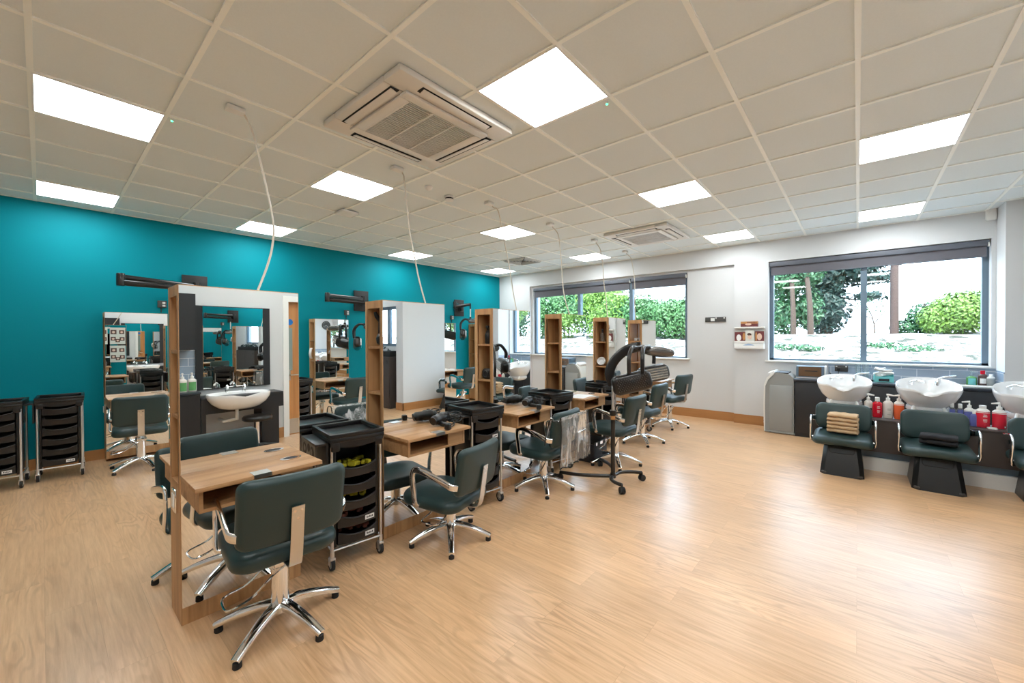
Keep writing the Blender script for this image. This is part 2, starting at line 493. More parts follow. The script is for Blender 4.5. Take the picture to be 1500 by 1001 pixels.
# ------------------------------------------------------------------ camera
yaw, pit, rol = 0.7083120440065345, -0.008955785481381394, -0.004169962969206772
EYE = 1.44
Fv = Vector((math.cos(yaw)*math.cos(pit), math.sin(yaw)*math.cos(pit), math.sin(pit)))
R0 = Vector((math.sin(yaw), -math.cos(yaw), 0)); U0 = R0.cross(Fv)
Rv = R0*math.cos(rol)+U0*math.sin(rol); Uv = U0*math.cos(rol)-R0*math.sin(rol)
cam = bpy.data.cameras.new('camera'); co = bpy.data.objects.new('camera', cam); col.objects.link(co)
cam.sensor_width = 36; cam.sensor_fit = 'HORIZONTAL'; cam.lens = 591.114/1500*36; cam.clip_start = 0.05; cam.clip_end = 400
mt = Matrix.Identity(4)
for i in range(3):
    mt[i][0] = Rv[i]; mt[i][1] = Uv[i]; mt[i][2] = -Fv[i]
mt[0][3], mt[1][3], mt[2][3] = 0, 0, EYE
co.matrix_world = mt
scene.camera = co
# ------------------------------------------------------------------ room shell
CEIL = 2.9865
YT = 6.92          # teal wall
XW = 7.60          # window wall
XR = 7.67          # recessed bay round the long window
XL = -2.6
YN = -1.25         # wall with the basin and the door
YN2 = -1.72        # wall beyond the opening
def sbox(name, mat, *b, parent=None, bev=0):
    o = MB().box(*b, bev=bev).build(name, M[mat] if isinstance(mat, str) else mat, parent)
    return struct(o)
def lshape(name, mat, z0, z1):
    return struct(MB().box(XL, 7.95, -1.95, YT+.2, z0, z1).box(3.38, 5.05, -5.0, -1.95, z0, z1).build(name, M[mat]))
lshape('floor', 'floor', -.06, 0)
ceiling = lshape('ceiling', 'tile_ceiling', CEIL, CEIL+.12)
g = MB()
i = -5
while .574+.6*i < XW:
    x = .574+.6*i
    if x > XL: g.box(x-.013, x+.013, -5 if 3.5 < x < 4.9 else -1.5, YT, CEIL-.009, CEIL+.002)
    i += 1
j = -8
while .003+.6*j < YT:
    y = .003+.6*j
    if y > -5: g.box(XL if y > -1.5 else 3.5, XW if y > -1.5 else 4.9, y-.013, y+.013, CEIL-.0088, CEIL+.002)
    j += 1
for b in ((XL, XW, YT-.024, YT), (XW-.024, XW, -1.25, YT)):
    g.box(*b, CEIL-.007, CEIL+.002)
struct(g.build('ceiling_grid', M['tee'], ceiling))
sbox('wall_teal', 'teal_wall', XL, 7.95, YT, YT+.2, 0, CEIL+.1)
sbox('wall_left', 'white_wall', XL-.2, XL, -5, YT+.2, 0, CEIL+.1)
# window wall: one mesh with two openings and the shallow recess
LY0, LY1, LZ0, LZ1 = 2.36, 5.90, 1.05, 2.62
RY0, RY1, RZ0, RZ1 = -1.245, 1.09, 1.06, 2.64
w = MB()
XO = 7.95
w.box(XW, XO, 5.95, YT, 0, CEIL+.1)                      # far end
w.box(XW, XO, 1.58, 5.95, 2.66, CEIL+.1)                 # over the recess
w.box(XR, XO, 1.58, 5.95, 0, LZ0)
w.box(XR, XO, LY1, 5.95, LZ0, 2.66); w.box(XR, XO, LY0, LY1, LZ1, 2.66)
w.box(XR, XO, 1.58, LY0, LZ0, 2.66)
w.box(XW, XO, RY1, 1.58, 0, CEIL+.1)
w.box(XW, XO, RY0, RY1, 0, RZ0); w.box(XW, XO, RY0, RY1, RZ1, CEIL+.1)
w.box(XW, XO, -1.30, RY0, 0, CEIL+.1)
struct(w.build('wall_window', M['white_wall']))
sbox('wall_return', 'white_wall', 7.20, XO, -1.95, -1.285, 0, CEIL+.1)
sbox('wall_near_wash', 'white_wall', 4.67, 7.20, -1.95, YN2, 0, CEIL+.1)
# wall with the basin, with a door opening
DX0, DX1, DZ = 2.36, 3.20, 2.02
w = MB()
w.box(XL, DX0, -1.42, YN, 0, CEIL+.1); w.box(DX0, DX1, -1.42, YN, DZ, CEIL+.1); w.box(DX1, 3.55, -1.42, YN, 0, CEIL+.1)
struct(w.build('wall_near', M['white_wall']))
sbox('wall_lobby_side', 'white_wall', 3.38, 3.55, -5, -1.42, 0, CEIL+.1)
sbox('wall_lobby_back', 'white_wall', 3.2, 5.05, -5.2, -5.0, 0, CEIL+.1)
w = MB()
w.box(4.85, 5.05, -5, -1.95, 0, 1.27); w.box(4.85, 5.05, -5, -1.95, 2.12, CEIL+.1)
w.box(4.85, 5.05, -2.10, -1.95, 1.27, 2.12); w.box(4.85, 5.05, -5, -3.7, 1.27, 2.12)
struct(w.build('wall_lobby_window', M['white_wall']))
wl = struct(MB().box(4.90, 4.96, -3.7, -3.64, 1.27, 2.12).box(4.90, 4.96, -2.16, -2.10, 1.27, 2.12).box(4.90, 4.96, -3.64, -2.16, 1.27, 1.33).box(4.90, 4.96, -3.64, -2.16, 2.06, 2.12).box(4.90, 4.96, -2.62, -2.54, 1.3, 2.1).build('window_3', M['blue_grey_frame']))
struct(MB().box(4.925, 4.931, -3.66, -2.14, 1.31, 2.08).build('glass_pane', M['glass'], wl))
# skirting
sbox('baseboard_teal', 'oak_skirt_x', XL, XW, YT-.016, YT, 0, .12)
b = MB().box(XW-.016, XW, 5.95, YT, 0, .15).box(XR-.016, XR, 1.58, 5.95, 0, .15).box(XW-.016, XR, 1.564, 1.58, 0, .15).box(XW-.016, XW, RY0, 1.58, 0, .15)
struct(b.build('baseboard_window', M['oak_skirt']))
b = MB().box(4.67-.016, 7.2, YN2, YN2+.016, 0, .15).box(4.67-.016, 4.67, -1.95, YN2+.016, 0, .15)
struct(b.build('baseboard_near', M['oak_skirt_x']))
b = MB().box(2.16, 2.30, YN, YN+.016, 0, .15).box(3.27, 3.55, YN, YN+.016, 0, .15).box(XL, .55, YN, YN+.016, 0, .15)
struct(b.build('baseboard_basin', M['oak_skirt_x']))
sbox('baseboard_left', 'oak_skirt', XL, XL+.016, YN, YT, 0, .15)
# door to the corridor
d = struct(MB().box(DX0+.01, DX1-.01, -1.36, -1.315, .004, DZ-.01).build('door_1', M['oak_door']))
struct(MB().box(2.30, 2.375, YN-.17, YN+.02, 0, DZ+.05).box(3.185, 3.26, YN-.17, YN+.02, 0, DZ+.05).box(2.375, 3.185, YN-.17, YN+.02, DZ-.03, DZ+.05).build('door_frame', M['white_plastic'], d))
MB().box(2.385, 2.455, -1.318, -1.308, .97, 1.60).build('vision_panel', M['frosted'], d)
MB().box(2.375, 3.18, -1.318, -1.31, .02, .24).build('kick_plate', M['steel'], d)
MB().tube([(2.41, -1.31, .90), (2.41, -1.26, .90), (2.52, -1.26, .90)], .01).box(2.395, 2.425, -1.318, -1.308, .82, .98).build('door_handle', M['steel'], d)
MB().cyl((2.42, -1.31, 1.69), (2.42, -1.306, 1.69), .045).build('fire_door_disc', M['blue_sign'], d)

# ------------------------------------------------------------------ windows, sills, blinds
def window(name, y0, y1, z0, z1, mull, xf=7.73):
    f = MB(); t = .055
    f.box(xf, xf+.07, y0, y0+t, z0, z1).box(xf, xf+.07, y1-t, y1, z0, z1)
    f.box(xf, xf+.07, y0, y1, z0, z0+t*.6).box(xf, xf+.07, y0, y1, z1-t, z1)
    for m in mull:
        f.box(xf-.03, xf+.07, m-.035, m+.035, z0+.01, z1-.01)
    o = struct(f.build(name, M['blue_grey_frame']))
    ed = [y0]+list(mull)+[y1]
    for a, b_ in zip(ed[:-1], ed[1:]):
        struct(MB().box(xf+.030, xf+.036, a+.03, b_-.03, z0+.02, z1-.03).build('glass_pane', M['glass'], o))
    return o
window('window_1', LY0, LY1, LZ0, LZ1, (4.65, 3.45))
window('window_2', RY0, RY1, RZ0, RZ1, (-.065,))
MB_ = MB().box(XR-.05, 7.73, LY0-.05, LY1+.06, LZ0-.022, LZ0+.004, bev=.004)
struct(MB_.build('trim_1', M['white_plastic']))
struct(MB().box(XW-.03, 7.73, RY0, RY1+.04, RZ0-.022, RZ0+.004, bev=.004).build('trim_2', M['white_plastic']))
# tiles under the right-hand window
struct(MB().box(XW-.008, XW, RY0-.04, .33, .835, RZ0-.022).build('trim_3', M['splash']))
struct(MB().box(7.20, XW, -1.285, -1.277, .835, 1.02).build('trim_4', M['splash_x']))
struct(MB().box(6.05, 7.20, YN2, YN2+.008, .835, 1.06).build('trim_5', M['splash_x']))

def blind(y0, y1, ztop, zbot, x, label):
    t = thing('roller_blind', label, 'blind', (x, (y0+y1)/2, ztop), 0, 'roller blinds at the windows')
    h = (y1-y0)/2
    MB().box(-.035, .035, -h, h, -.075, 0, bev=.008).build('cassette', M['blind_box'], t)
    MB().box(-.003, .003, -h+.02, h-.02, -(ztop-zbot), -.05).build('fabric', M['blind'], t)
    MB().tube([(0, -h+.02, -(ztop-zbot)), (0, h-.02, -(ztop-zbot))], .009, seg=8).build('bottom_bar', M['blind_box'], t)
    MB().cyl((-.02, -h+.0, -.06), (-.02, -h+.014, -.06), .03).build('end_bracket', M['white_plastic'], t)
    return t
blind(3.45, LY1-.02, LZ1-.005, 2.40, 7.685, 'grey roller blind over the left panes of the long window')
blind(LY0+.01, 3.44, LZ1-.005, 2.40, 7.685, 'grey roller blind over the right pane of the long window')
blind(RY0+.01, RY1-.01, RZ1-.005, 2.43, 7.66, 'wide grey roller blind over the washbasin window')

# ------------------------------------------------------------------ ceiling fittings
def cell(i, j): return (.574+.6*(i+.5), .003+.6*(j+.5))
lt = thing('ceiling_light', 'x', 'ceiling light', (0, 0, CEIL), 0, 'square light panels in the ceiling')
MB().box(-.288, .288, -.288, .288, -.0085, -.003).build('diffuser', M['panel_light'], lt)
MB().box(-.298, .298, -.298, -.288, -.012, 0).box(-.298, .298, .288, .298, -.012, 0).box(-.298, -.288, -.288, .288, -.012, 0).box(.288, .298, -.288, .288, -.012, 0).build('frame', M['white_plastic'], lt)
LIGHTS = [((-1, 6), 'large-looking lit ceiling panel at upper left, beside the green dot'),
          ((-1, 10), 'lit ceiling panel above the two drawer trolleys by the teal wall'),
          ((2, 2), 'biggest lit ceiling panel, just right of the near air-conditioning cassette'),
          ((2, 6), 'lit ceiling panel left of the near cassette, above the round smoke detectors'),
          ((2, 10), 'lit ceiling panel near the teal wall, crossed by the first drooping cable'),
          ((6, 2), 'lit ceiling panel in front of the far air-conditioning cassette'),
          ((6, 6), 'lit ceiling panel in mid ceiling, crossed by the third drooping cable'),
          ((6, 10), 'lit ceiling panel by the teal wall, crossed by the second drooping cable'),
          ((10, 2), 'lit ceiling panel by the window wall, right of the far cassette'),
          ((10, 6), 'lit ceiling panel above the long window, left of the far cassette'),
          ((10, 10), 'small-looking lit ceiling panel in the corner of teal and white walls'),
          ((6, -1), 'lit ceiling panel at upper right, larger of the two by the right edge'),
          ((10, -1), 'lit ceiling panel above the washbasin window, smaller one at right'),
          ((2, -1), 'lit ceiling panel above the near wall with the handbasin'),
          ((-1, -1), 'lit ceiling panel behind the camera, beside the handbasin cupboards'),
          ((-1, 2), 'lit ceiling panel straight overhead, in front of the first styling station'),
          ((5, -6), 'lit ceiling panel in the side lobby')]
for k, (c, lab) in enumerate(LIGHTS):
    x, y = cell(*c)
    if k == 0:
        lt.location = (x, y, CEIL); lt['label'] = lab
    else:
        dup(lt, (x, y, CEIL), 0, lab)

ac = thing('air_conditioner_cassette', 'large white ceiling air-conditioning cassette nearest the camera', 'air conditioner', (1.80, 2.41, CEIL), 0, 'ceiling cassettes')
f = MB()
# bevelled fascia ring
def frame_ring(m, a, b, z0, z1):
    m.box(-a, a, -a, -b, z0, z1, bev=.006).box(-a, a, b, a, z0, z1, bev=.006).box(-a, -b, -b, b, z0, z1, bev=.006).box(b, a, -b, b, z0, z1, bev=.006)
f.box(-.485, .485, -.47, -.30, -.045, -.002, bev=.012).box(-.485, .485, .30, .47, -.045, -.002, bev=.012)
f.box(-.485, -.31, -.30, .30, -.045, -.002, bev=.012).box(.31, .485, -.30, .30, -.045, -.002, bev=.012)
f.box(-.32, .32, -.31, .31, -.03, -.002)
f.build('fascia', M['ac_white'], ac)
# intake grille
s = MB()
for k in range(27):
    y = -.26+.02*k
    s.box(-.285, .285, y-.0032, y+.0032, -.060, -.050)
for x in (-.285, -.095, .095, .285):
    s.box(x-.006, x+.006, -.27, .27, -.064, -.05)
s.build('intake_slats', M['ac_white'], ac)
MB().box(-.285, .285, -.27, .27, -.052, -.047).build('intake_backing', M['grille_dark'], ac)
q = MB()
q.box(-.355, .355, -.34, -.272, -.064, -.046, bev=.006).box(-.355, .355, .272, .34, -.064, -.046, bev=.006).box(-.355, -.288, -.272, .272, -.064, -.046, bev=.006).box(.288, .355, -.272, .272, -.064, -.046, bev=.006)
q.build('intake_frame', M['ac_white'], ac)
for k in range(4):
    m = RZ(k*PI/2)
    MB().box(-.30, .30, .375, .435, -.0475, -.0445, m=m).build('outlet_slot', M['grille_dark'], ac)
    MB().box(-.285, .285, .38, .425, -.056, -.050, bev=.002, m=m @ T(0, .40, -.052) @ RX(.22) @ T(0, -.40, .052)).build('louvre', M['ac_white'], ac)
dup(ac, (5.95, 2.41, CEIL), 0, 'white ceiling air-conditioning cassette further back, near the long window')

# hanging power cables, one per styling station
CORD = simple('white_cable', srgb(214, 206, 192), 0.5)
CB = [(.859, 3.153), (2.108, 3.161), (3.331, 3.182), (4.484, 3.153), (5.70, 3.16), (6.80, 3.155)]
NTH = ['first styling station, nearest the camera', 'second styling station from the camera', 'third styling station from the camera', 'fourth styling station from the camera', 'fifth styling station from the camera', 'last styling station, by the window']
CPTS = [[(0.953, 3.113, 2.814), (0.997, 3.051, 2.511), (1.02, 2.978, 2.226), (0.987, 2.898, 2.048), (0.925, 2.812, 1.888), (0.839, 2.72, 1.712)],
        [(2.147, 3.113, 2.881), (2.131, 3.051, 2.63), (2.107, 2.978, 2.37), (2.097, 2.898, 2.149), (2.081, 2.812, 1.934), (2.081, 2.72, 1.712)],
        [(3.392, 3.101, 2.876), (3.395, 3.023, 2.554), (3.369, 2.931, 2.271), (3.329, 2.83, 1.921), (3.255, 2.72, 1.712)],
        [(4.602, 3.101, 2.835), (4.549, 3.023, 2.492), (4.441, 2.931, 2.165), (4.349, 2.83, 1.917), (4.288, 2.72, 1.712)],
        [(5.78, 3.101, 2.83), (5.714, 3.023, 2.555), (5.572, 2.931, 2.287), (5.452, 2.83, 1.992), (5.281, 2.72, 1.712)],
        [(6.92, 3.101, 2.858), (6.86, 3.023, 2.589), (6.697, 2.931, 2.32), (6.451, 2.83, 2.06), (6.24, 2.72, 1.712)]]
for k in range(6):
    cb = CB[k]
    t = thing('hanging_cable', 'thin pale power cable drooping from the ceiling to the '+NTH[k], 'cable', (cb[0], cb[1], CEIL), 0, 'power cables hanging from the ceiling')
    MB().box(-.055, .05, -.035, .035, -.035, -.004, bev=.006).build('ceiling_box', M['white_plastic'], t)
    pts = [(.04, 0, -.022), (.06, -.005, -.05)]+[(x_-cb[0], y_-cb[1], z_-CEIL) for x_, y_, z_ in CPTS[k]]
    MB().tube(bez(pts, 10), .0065, seg=8).build('flex', CORD, t)

t = thing('wireless_access_point', 'flat white square access point on the ceiling near the teal wall', 'access point', (2.436, 4.724, CEIL))
MB().box(-.11, .11, -.11, .11, -.035, -.012, bev=.02, seg=3).build('body', M['white_plastic'], t); MB().box(-.08, .08, -.08, .08, -.014, -.002).build('mount', M['grille_dark'], t)
t = thing('motion_sensor', 'small white motion sensor dome left of the smoke detector', 'sensor', (2.581, 3.318, CEIL))
MB().lathe([(.04, -.004), (.04, -.014), (.03, -.03), (.012, -.042)], seg=20).build('dome', M['white_plastic'], t)
t = thing('smoke_detector', 'round white smoke detector with dark slots on the ceiling', 'smoke detector', (2.914, 3.39, CEIL))
MB().lathe([(.055, -.003), (.055, -.02)], seg=24).lathe([(.05, -.034), (.046, -.046), (.02, -.052)], seg=24).build('body', M['white_plastic'], t)
MB().lathe([(.044, -.02), (.044, -.034)], seg=24).build('vent_ring', M['grille_dark'], t)
t = thing('air_diffuser', 'square white louvred air diffuser in the ceiling near the corner', 'vent', (6.29, 5.10, CEIL))
d = MB()
for k in range(5):
    a = .27-.05*k; z = -.03+.004*k
    for r in range(4):
        d.prism([(-a, -.006), (a, -.006), (a-.035, z), (-a+.035, z)], -a, -a+.004, m=RZ(r*PI/2) @ T(0, 0, 0))
d.build('louvre', M['ac_white'], t)
MB().box(-.285, .285, -.285, .285, -.004, -.002).build('backing', M['grille_dark'], t)
for k, (x, y, lab) in enumerate([(.614, 3.664, 'tiny glowing green indicator on the ceiling beside the upper left light panel'), (2.435, 1.256, 'tiny glowing green indicator on the ceiling beside the biggest light panel')]):
    t = thing('emergency_indicator', lab, 'indicator light', (x, y, CEIL), 0, 'green ceiling indicators')
    MB().lathe([(.014, -.003), (.014, -.010), (.009, -.012)], seg=14).build('bezel', M['white_plastic'], t)
    MB().lathe([(.008, -.011), (.006, -.016)], seg=12).build('lens', M['led_green'], t)
t = thing('alarm_sensor', 'white wedge alarm sensor high in the corner above the washbasin window', 'sensor', (XW-.035, -1.235, CEIL-.06))
MB().slab(.09, .15, .06, .02, .015, m=RZ(-PI/2)).build('body', M['white_plastic'], t)

# ------------------------------------------------------------------ outside
def stony():
    m, nt, b = pbsdf('stony_earth')
    N, L = nt.nodes, nt.links
    tc = N.new('ShaderNodeTexCoord')
    n1 = N.new('ShaderNodeTexNoise'); n1.inputs['Scale'].default_value = 2.2; n1.inputs['Detail'].default_value = 8; n1.inputs['Roughness'].default_value = 0.72
    L.new(tc.outputs['Object'], n1.inputs['Vector'])
    cr = N.new('ShaderNodeValToRGB'); e = cr.color_ramp.elements
    e[0].position = 0.44; e[0].color = (.05, .055, .045, 1); e[1].position = 0.53; e[1].color = (.42, .41, .40, 1)
    L.new(n1.outputs['Fac'], cr.inputs['Fac']); L.new(cr.outputs['Color'], b.inputs['Base Color'])
    b.inputs['Roughness'].default_value = 0.95; b.inputs['Specular IOR Level'].default_value = 0.1
    bp = N.new('ShaderNodeBump'); bp.inputs['Strength'].default_value = 0.8; bp.inputs['Distance'].default_value = 0.05
    L.new(n1.outputs['Fac'], bp.inputs['Height']); L.new(bp.outputs['Normal'], b.inputs['Normal'])
    return m
def ground():
    me = bpy.data.meshes.new('ground_outside'); vs = []; fs = []
    nx, ny = 60, 90
    rnd = random.Random(3)
    for i in range(nx+1):
        for j in range(ny+1):
            x = 7.96+42*(i/nx)**1.5; y = -34+70*j/ny
            z = -.1+1.62*min(1, max(0, (x-9.0)/9.0))**0.9 + (rnd.random()-.5)*.10*min(1, (x-8)/3)
            vs.append((x, y, z))
    for i in range(nx):
        for j in range(ny):
            a = i*(ny+1)+j
            fs.append((a, a+ny+1, a+ny+2, a+1))
    me.from_pydata(vs, [], fs); me.update()
    for p in me.polygons: p.use_smooth = True
    o = bpy.data.objects.new('ground', me); me.materials.append(stony())
    col.objects.link(o); return struct(o)
ground()
MB_g = MB().box(5.05, 30, -40, -1.95, -.12, -.1)
struct(MB_g.build('ground_side', stony()))

def leaf_cloud(blobs, n, size, seed):
    """leaves as small bent quads spread over and inside ellipsoids"""
    rnd = random.Random(seed)
    vs = []; fs = []
    tot = sum(b[3]*b[4]*b[5] for b in blobs)
    for (cx, cy, cz, rx, ry, rz_) in blobs:
        k = int(n*(rx*ry*rz_)/tot)
        for _ in range(k):
            while True:
                d = Vector((rnd.gauss(0, 1), rnd.gauss(0, 1), rnd.gauss(0, 1)))
                if d.length > .1: break
            d.normalize()
            r = (0.55+0.5*rnd.random()**0.6)
            p = Vector((cx+d.x*rx*r, cy+d.y*ry*r, cz+d.z*rz_*r))
            nrm = (d+Vector((rnd.uniform(-.8, .8), rnd.uniform(-.8, .8), rnd.uniform(-.3, 1)))).normalized()
            t1 = nrm.orthogonal().normalized(); t1 = (Matrix.Rotation(rnd.random()*6.28, 3, nrm) @ t1); t2 = nrm.cross(t1)
            s = size*(.6+.8*rnd.random())
            b = len(vs)
            vs += [p-t1*s, p-t2*s*.5+nrm*s*.12, p+t1*s, p+t2*s*.5+nrm*s*.12]
            fs.append((b, b+1, b+2, b+3))
    return vs, fs
def mesh_from(name, vs, fs, mat, parent):
    me = bpy.data.meshes.new(name); me.from_pydata([tuple(v) for v in vs], [], fs); me.update(); me.materials.append(mat)
    o = bpy.data.objects.new(name, me); return link(o, parent)
LEAF = {'hedge': simple('hedge_leaf', srgb(52, 92, 44), 0.5, noise=0.5, nscale=3), 'bright': simple('bright_leaf', srgb(84, 116, 38), 0.5, noise=0.4, nscale=3),
        'dark': simple('conifer_needles', srgb(18, 48, 42), 0.6, noise=0.5, nscale=2), 'mid': simple('mid_leaf', srgb(36, 78, 44), 0.5, noise=0.45, nscale=3)}
def tree(name, label, cat, x, y, z, blobs, n, size, leaf, seed, trunk=None, group=None, solid=0):
    t = thing(name, label, cat, (x, y, z), 0, group)
    vs, fs = leaf_cloud(blobs, n, size, seed)
    mesh_from('foliage', vs, fs, LEAF[leaf], t)
    if solid:
        cm = MB(); rc_ = random.Random(seed+500)
        for (cx, cy, cz, rx, ry, rz_) in blobs:
            rings = []
            for i_ in range(1, 8):
                th = PI*i_/8
                rings.append([Vector((cx+solid*rx*math.sin(th)*math.cos(2*PI*k_/14)*rc_.uniform(.85, 1.1), cy+solid*ry*math.sin(th)*math.sin(2*PI*k_/14)*rc_.uniform(.85, 1.1), cz-solid*rz_*math.cos(th))) for k_ in range(14)])
            cm.rings(rings)
        cm.build('inner_foliage', LEAF[leaf], t, sharp=3)
    core = MB()
    if trunk:
        for (pts, r0, r1) in trunk:
            P = bez(pts, 6); k = len(P)
            core.tube(P, [r0+(r1-r0)*q/(k-1) for q in range(k)], seg=8)
    else:
        for q in range(3):
            core.cyl((.2*q-.2, .1*q, -.2), (.3*q-.3, .2*q-.2, 1.2), .05, .02, seg=6)
    core.build('stem', M['bark'], t)
    return t
GZ = 1.42
# hedge behind the long window: separate shrubs in a row
hp = [(17.5, 15.6, 2.4), (17.0, 13.2, 2.6), (17.4, 11.0, 2.5), (17.2, 9.0, 2.9), (17.6, 7.5, 1.75), (17.3, 5.7, 1.5)]
hl = ['leftmost leafy hedge shrub seen through the long window', 'leafy hedge shrub right of the leftmost one through the long window', 'leafy hedge shrub behind the fourth styling station through the long window', 'taller hedge shrub left of the window post above the fifth station', 'leafy hedge shrub in the right pane with a spiky top', 'rightmost leafy hedge shrub seen through the long window']
for k, (x, y, h) in enumerate(hp):
    bl = [(0, 0, h*.45, 1.0, 1.35, h*.5), (-.4, .5, h*.75, .7, .8, h*.35), (-.3, -.6, h*.6, .7, .8, h*.4), (.2, 0, h*.9, .6, .7, h*.25)]
    tree('hedge_shrub', hl[k], 'shrub', x, y, GZ, bl, 7000, .065, 'hedge' if k not in (3,) else 'bright', 20+k, solid=.6, group='hedge outside the long window')
tree('garden_tree', 'pale green feathery tree with a bare trunk behind the hedge', 'tree', 20.5, 15.0, 1.5, [(0, 0, 3.6, 1.4, 1.6, 1.2)], 2200, .11, 'bright', 40, trunk=[([(0, 0, -.3), (.1, 0, 1.5), (0, .1, 3.4)], .1, .05)])
# right-hand window: dark conifer, broadleaf with two trunks, pole, bright bush
tree('conifer_tree', 'big dark blue-green conifer behind the middle post of the washbasin window', 'tree', 24.0, 0.62, 1.5,
     [(0, .5, 3.6, 1.3, 1.0, 2.2), (0, .1, 5.6, 1.6, 1.7, 1.3), (0, .6, 1.3, 1.1, 1.0, 1.3), (-.3, -1.4, 3.9, .8, .95, .42), (-.3, -1.5, 3.2, .8, .75, .30), (-.3, -1.6, 4.5, .8, 1.0, .42), (-.3, -1.1, 2.5, .8, .8, .30), (-.3, -1.0, 1.7, .7, .6, .24), (-.2, -.6, 3.4, .9, .8, 1.2), (0, -1.3, 5.2, .9, 1.3, .6)], 13000, .11, 'dark', 51, solid=.72,
     trunk=[([(0, .5, -.4), (0, .5, 3), (0, .4, 7)], .26, .08), ([(0, .4, 3.8), (0, -.8, 3.9), (0, -2.2, 4.1)], .06, .02), ([(0, .4, 2.6), (0, -.6, 2.4), (0, -1.5, 2.5)], .05, .02), ([(0, .4, 1.9), (0, -.6, 1.6), (0, -1.4, 1.7)], .05, .015)])
tree('broadleaf_tree', 'fresh green leafy tree with two trunks at the left of the washbasin window', 'tree', 20.5, 1.95, 1.45,
     [(0, .35, 2.6, .9, .7, 1.0), (0, -.3, 2.9, .9, .7, .9), (.3, .5, 1.0, .7, .6, 1.0), (.4, -.3, 1.2, .6, .6, .9), (0, 0, 3.9, 1.0, 1.0, .7)], 9000, .085, 'mid', 52, solid=.6,
     trunk=[([(-.9, .0, -.4), (-.9, .02, 1.2), (-.4, .15, 3.0)], .11, .07), ([(-.9, -.55, -.4), (-.9, -.52, 1.3), (-.4, -.3, 3.2)], .12, .07)])
t = thing('telegraph_pole', 'tall weathered wooden pole beside the dark conifer outside', 'pole', (21.0, -1.05, 1.45))
MB().tube([(0, 0, -.4), (0, 0, 3), (0, .02, 8)], [.13, .12, .10], seg=12).build('pole', M['pole_wood'], t)
tree('garden_bush', 'bright yellow-green bush at the right of the washbasin window', 'bush', 19.0, -2.45, 1.45, [(0, 0, .72, .7, .72, .68), (0, .45, .55, .6, .5, .5), (0, -.3, 1.0, .5, .5, .42)], 6000, .055, 'bright', 53, solid=.65)
tree('dark_shrub', 'darker green shrub between the pole and the bright bush', 'shrub', 21.5, -1.9, 1.45, [(0, -.1, .65, .6, .6, .6), (0, .55, .3, .5, .4, .32)], 2600, .06, 'mid', 54)
tree('bare_sapling', 'thin leafless sapling just left of the pole outside', 'tree', 21.5, -.55, 1.45, [(0, .2, 1.2, .3, .5, .35)], 160, .05, 'mid', 56, trunk=[([(0, 0, -.2), (0, .1, .7), (0, .4, 1.5)], .03, .01), ([(0, .05, .5), (0, -.3, 1.1), (0, -.35, 1.7)], .02, .006), ([(0, .1, .7), (0, .7, 1.0), (0, .9, 1.5)], .02, .006)])
tree('pale_sapling', 'thin pale sapling at the far right edge of the washbasin window', 'tree', 17.5, -2.98, 1.42, [(0, 0, .75, .4, .34, .6), (0, .1, 1.1, .3, .25, .4)], 1300, .05, 'bright', 55)
# the bank further right, which the mirrors look out on
for k, (x, y, h, lf, lab) in enumerate([(17.5, -5.5, 3.2, 'bright', 'yellow-green shrub on the bank, seen mirrored in the fourth station'), (19.6, -4.75, 3.2, 'mid', 'dark hedge shrub on the bank, right in the mirrored view of the fourth station'), (20.0, -8.3, 3.6, 'hedge', 'tall hedge shrub on the bank, left of the mirrored yellow-green one'), (19.5, -10.6, 3.4, 'mid', 'dark hedge shrub on the bank, last but one in the mirror view'), (19.0, -13.2, 3.2, 'hedge', 'hedge shrub on the bank, furthest along in the mirror view')]):
    tree('bank_shrub', lab, 'shrub', x, y, GZ, solid=.6, blobs=[(0, 0, h*.45, 1.0, 1.3, h*.5), (-.4, .5, h*.75, .7, .8, h*.35), (-.3, -.6, h*.6, .7, .8, h*.4)], n=3600, size=.085, leaf=lf, seed=80+k, group='shrubs on the bank')
rk = random.Random(5)
for k, (x, y, s, lab) in enumerate([(15.2, 1.75, .26, 'small weed tuft on the pale bank, left of the window post'), (15.0, 1.1, .24, 'small weed tuft on the pale bank, nearest left of the window post'), (15.6, -.55, .28, 'small weed tuft on the pale bank, right of the window post'), (15.2, -1.15, .36, 'spreading weed patch on the pale bank below the pole')]):
    z = -.1+1.62*((x-9)/9)**.9
    t = thing('weed_tuft', lab, 'weed', (x, y, z), 0, 'weeds on the bank outside')
    vs, fs = leaf_cloud([(0, 0, .06, s, s*1.5, .09)], 160, .05, 70+k)
    mesh_from('leaves', vs, fs, LEAF['mid'], t)
# tree seen (mirrored) through the lobby window
tree('lobby_tree', 'light leafy tree outside the lobby window, seen in a mirror', 'tree', 11.5, -5.6, 0, [(0, 0, 3.0, 1.4, 1.8, 1.4)], 2500, .11, 'bright', 60, trunk=[([(0, 0, -.2), (0, .1, 1.5), (0, 0, 3)], .08, .04)])

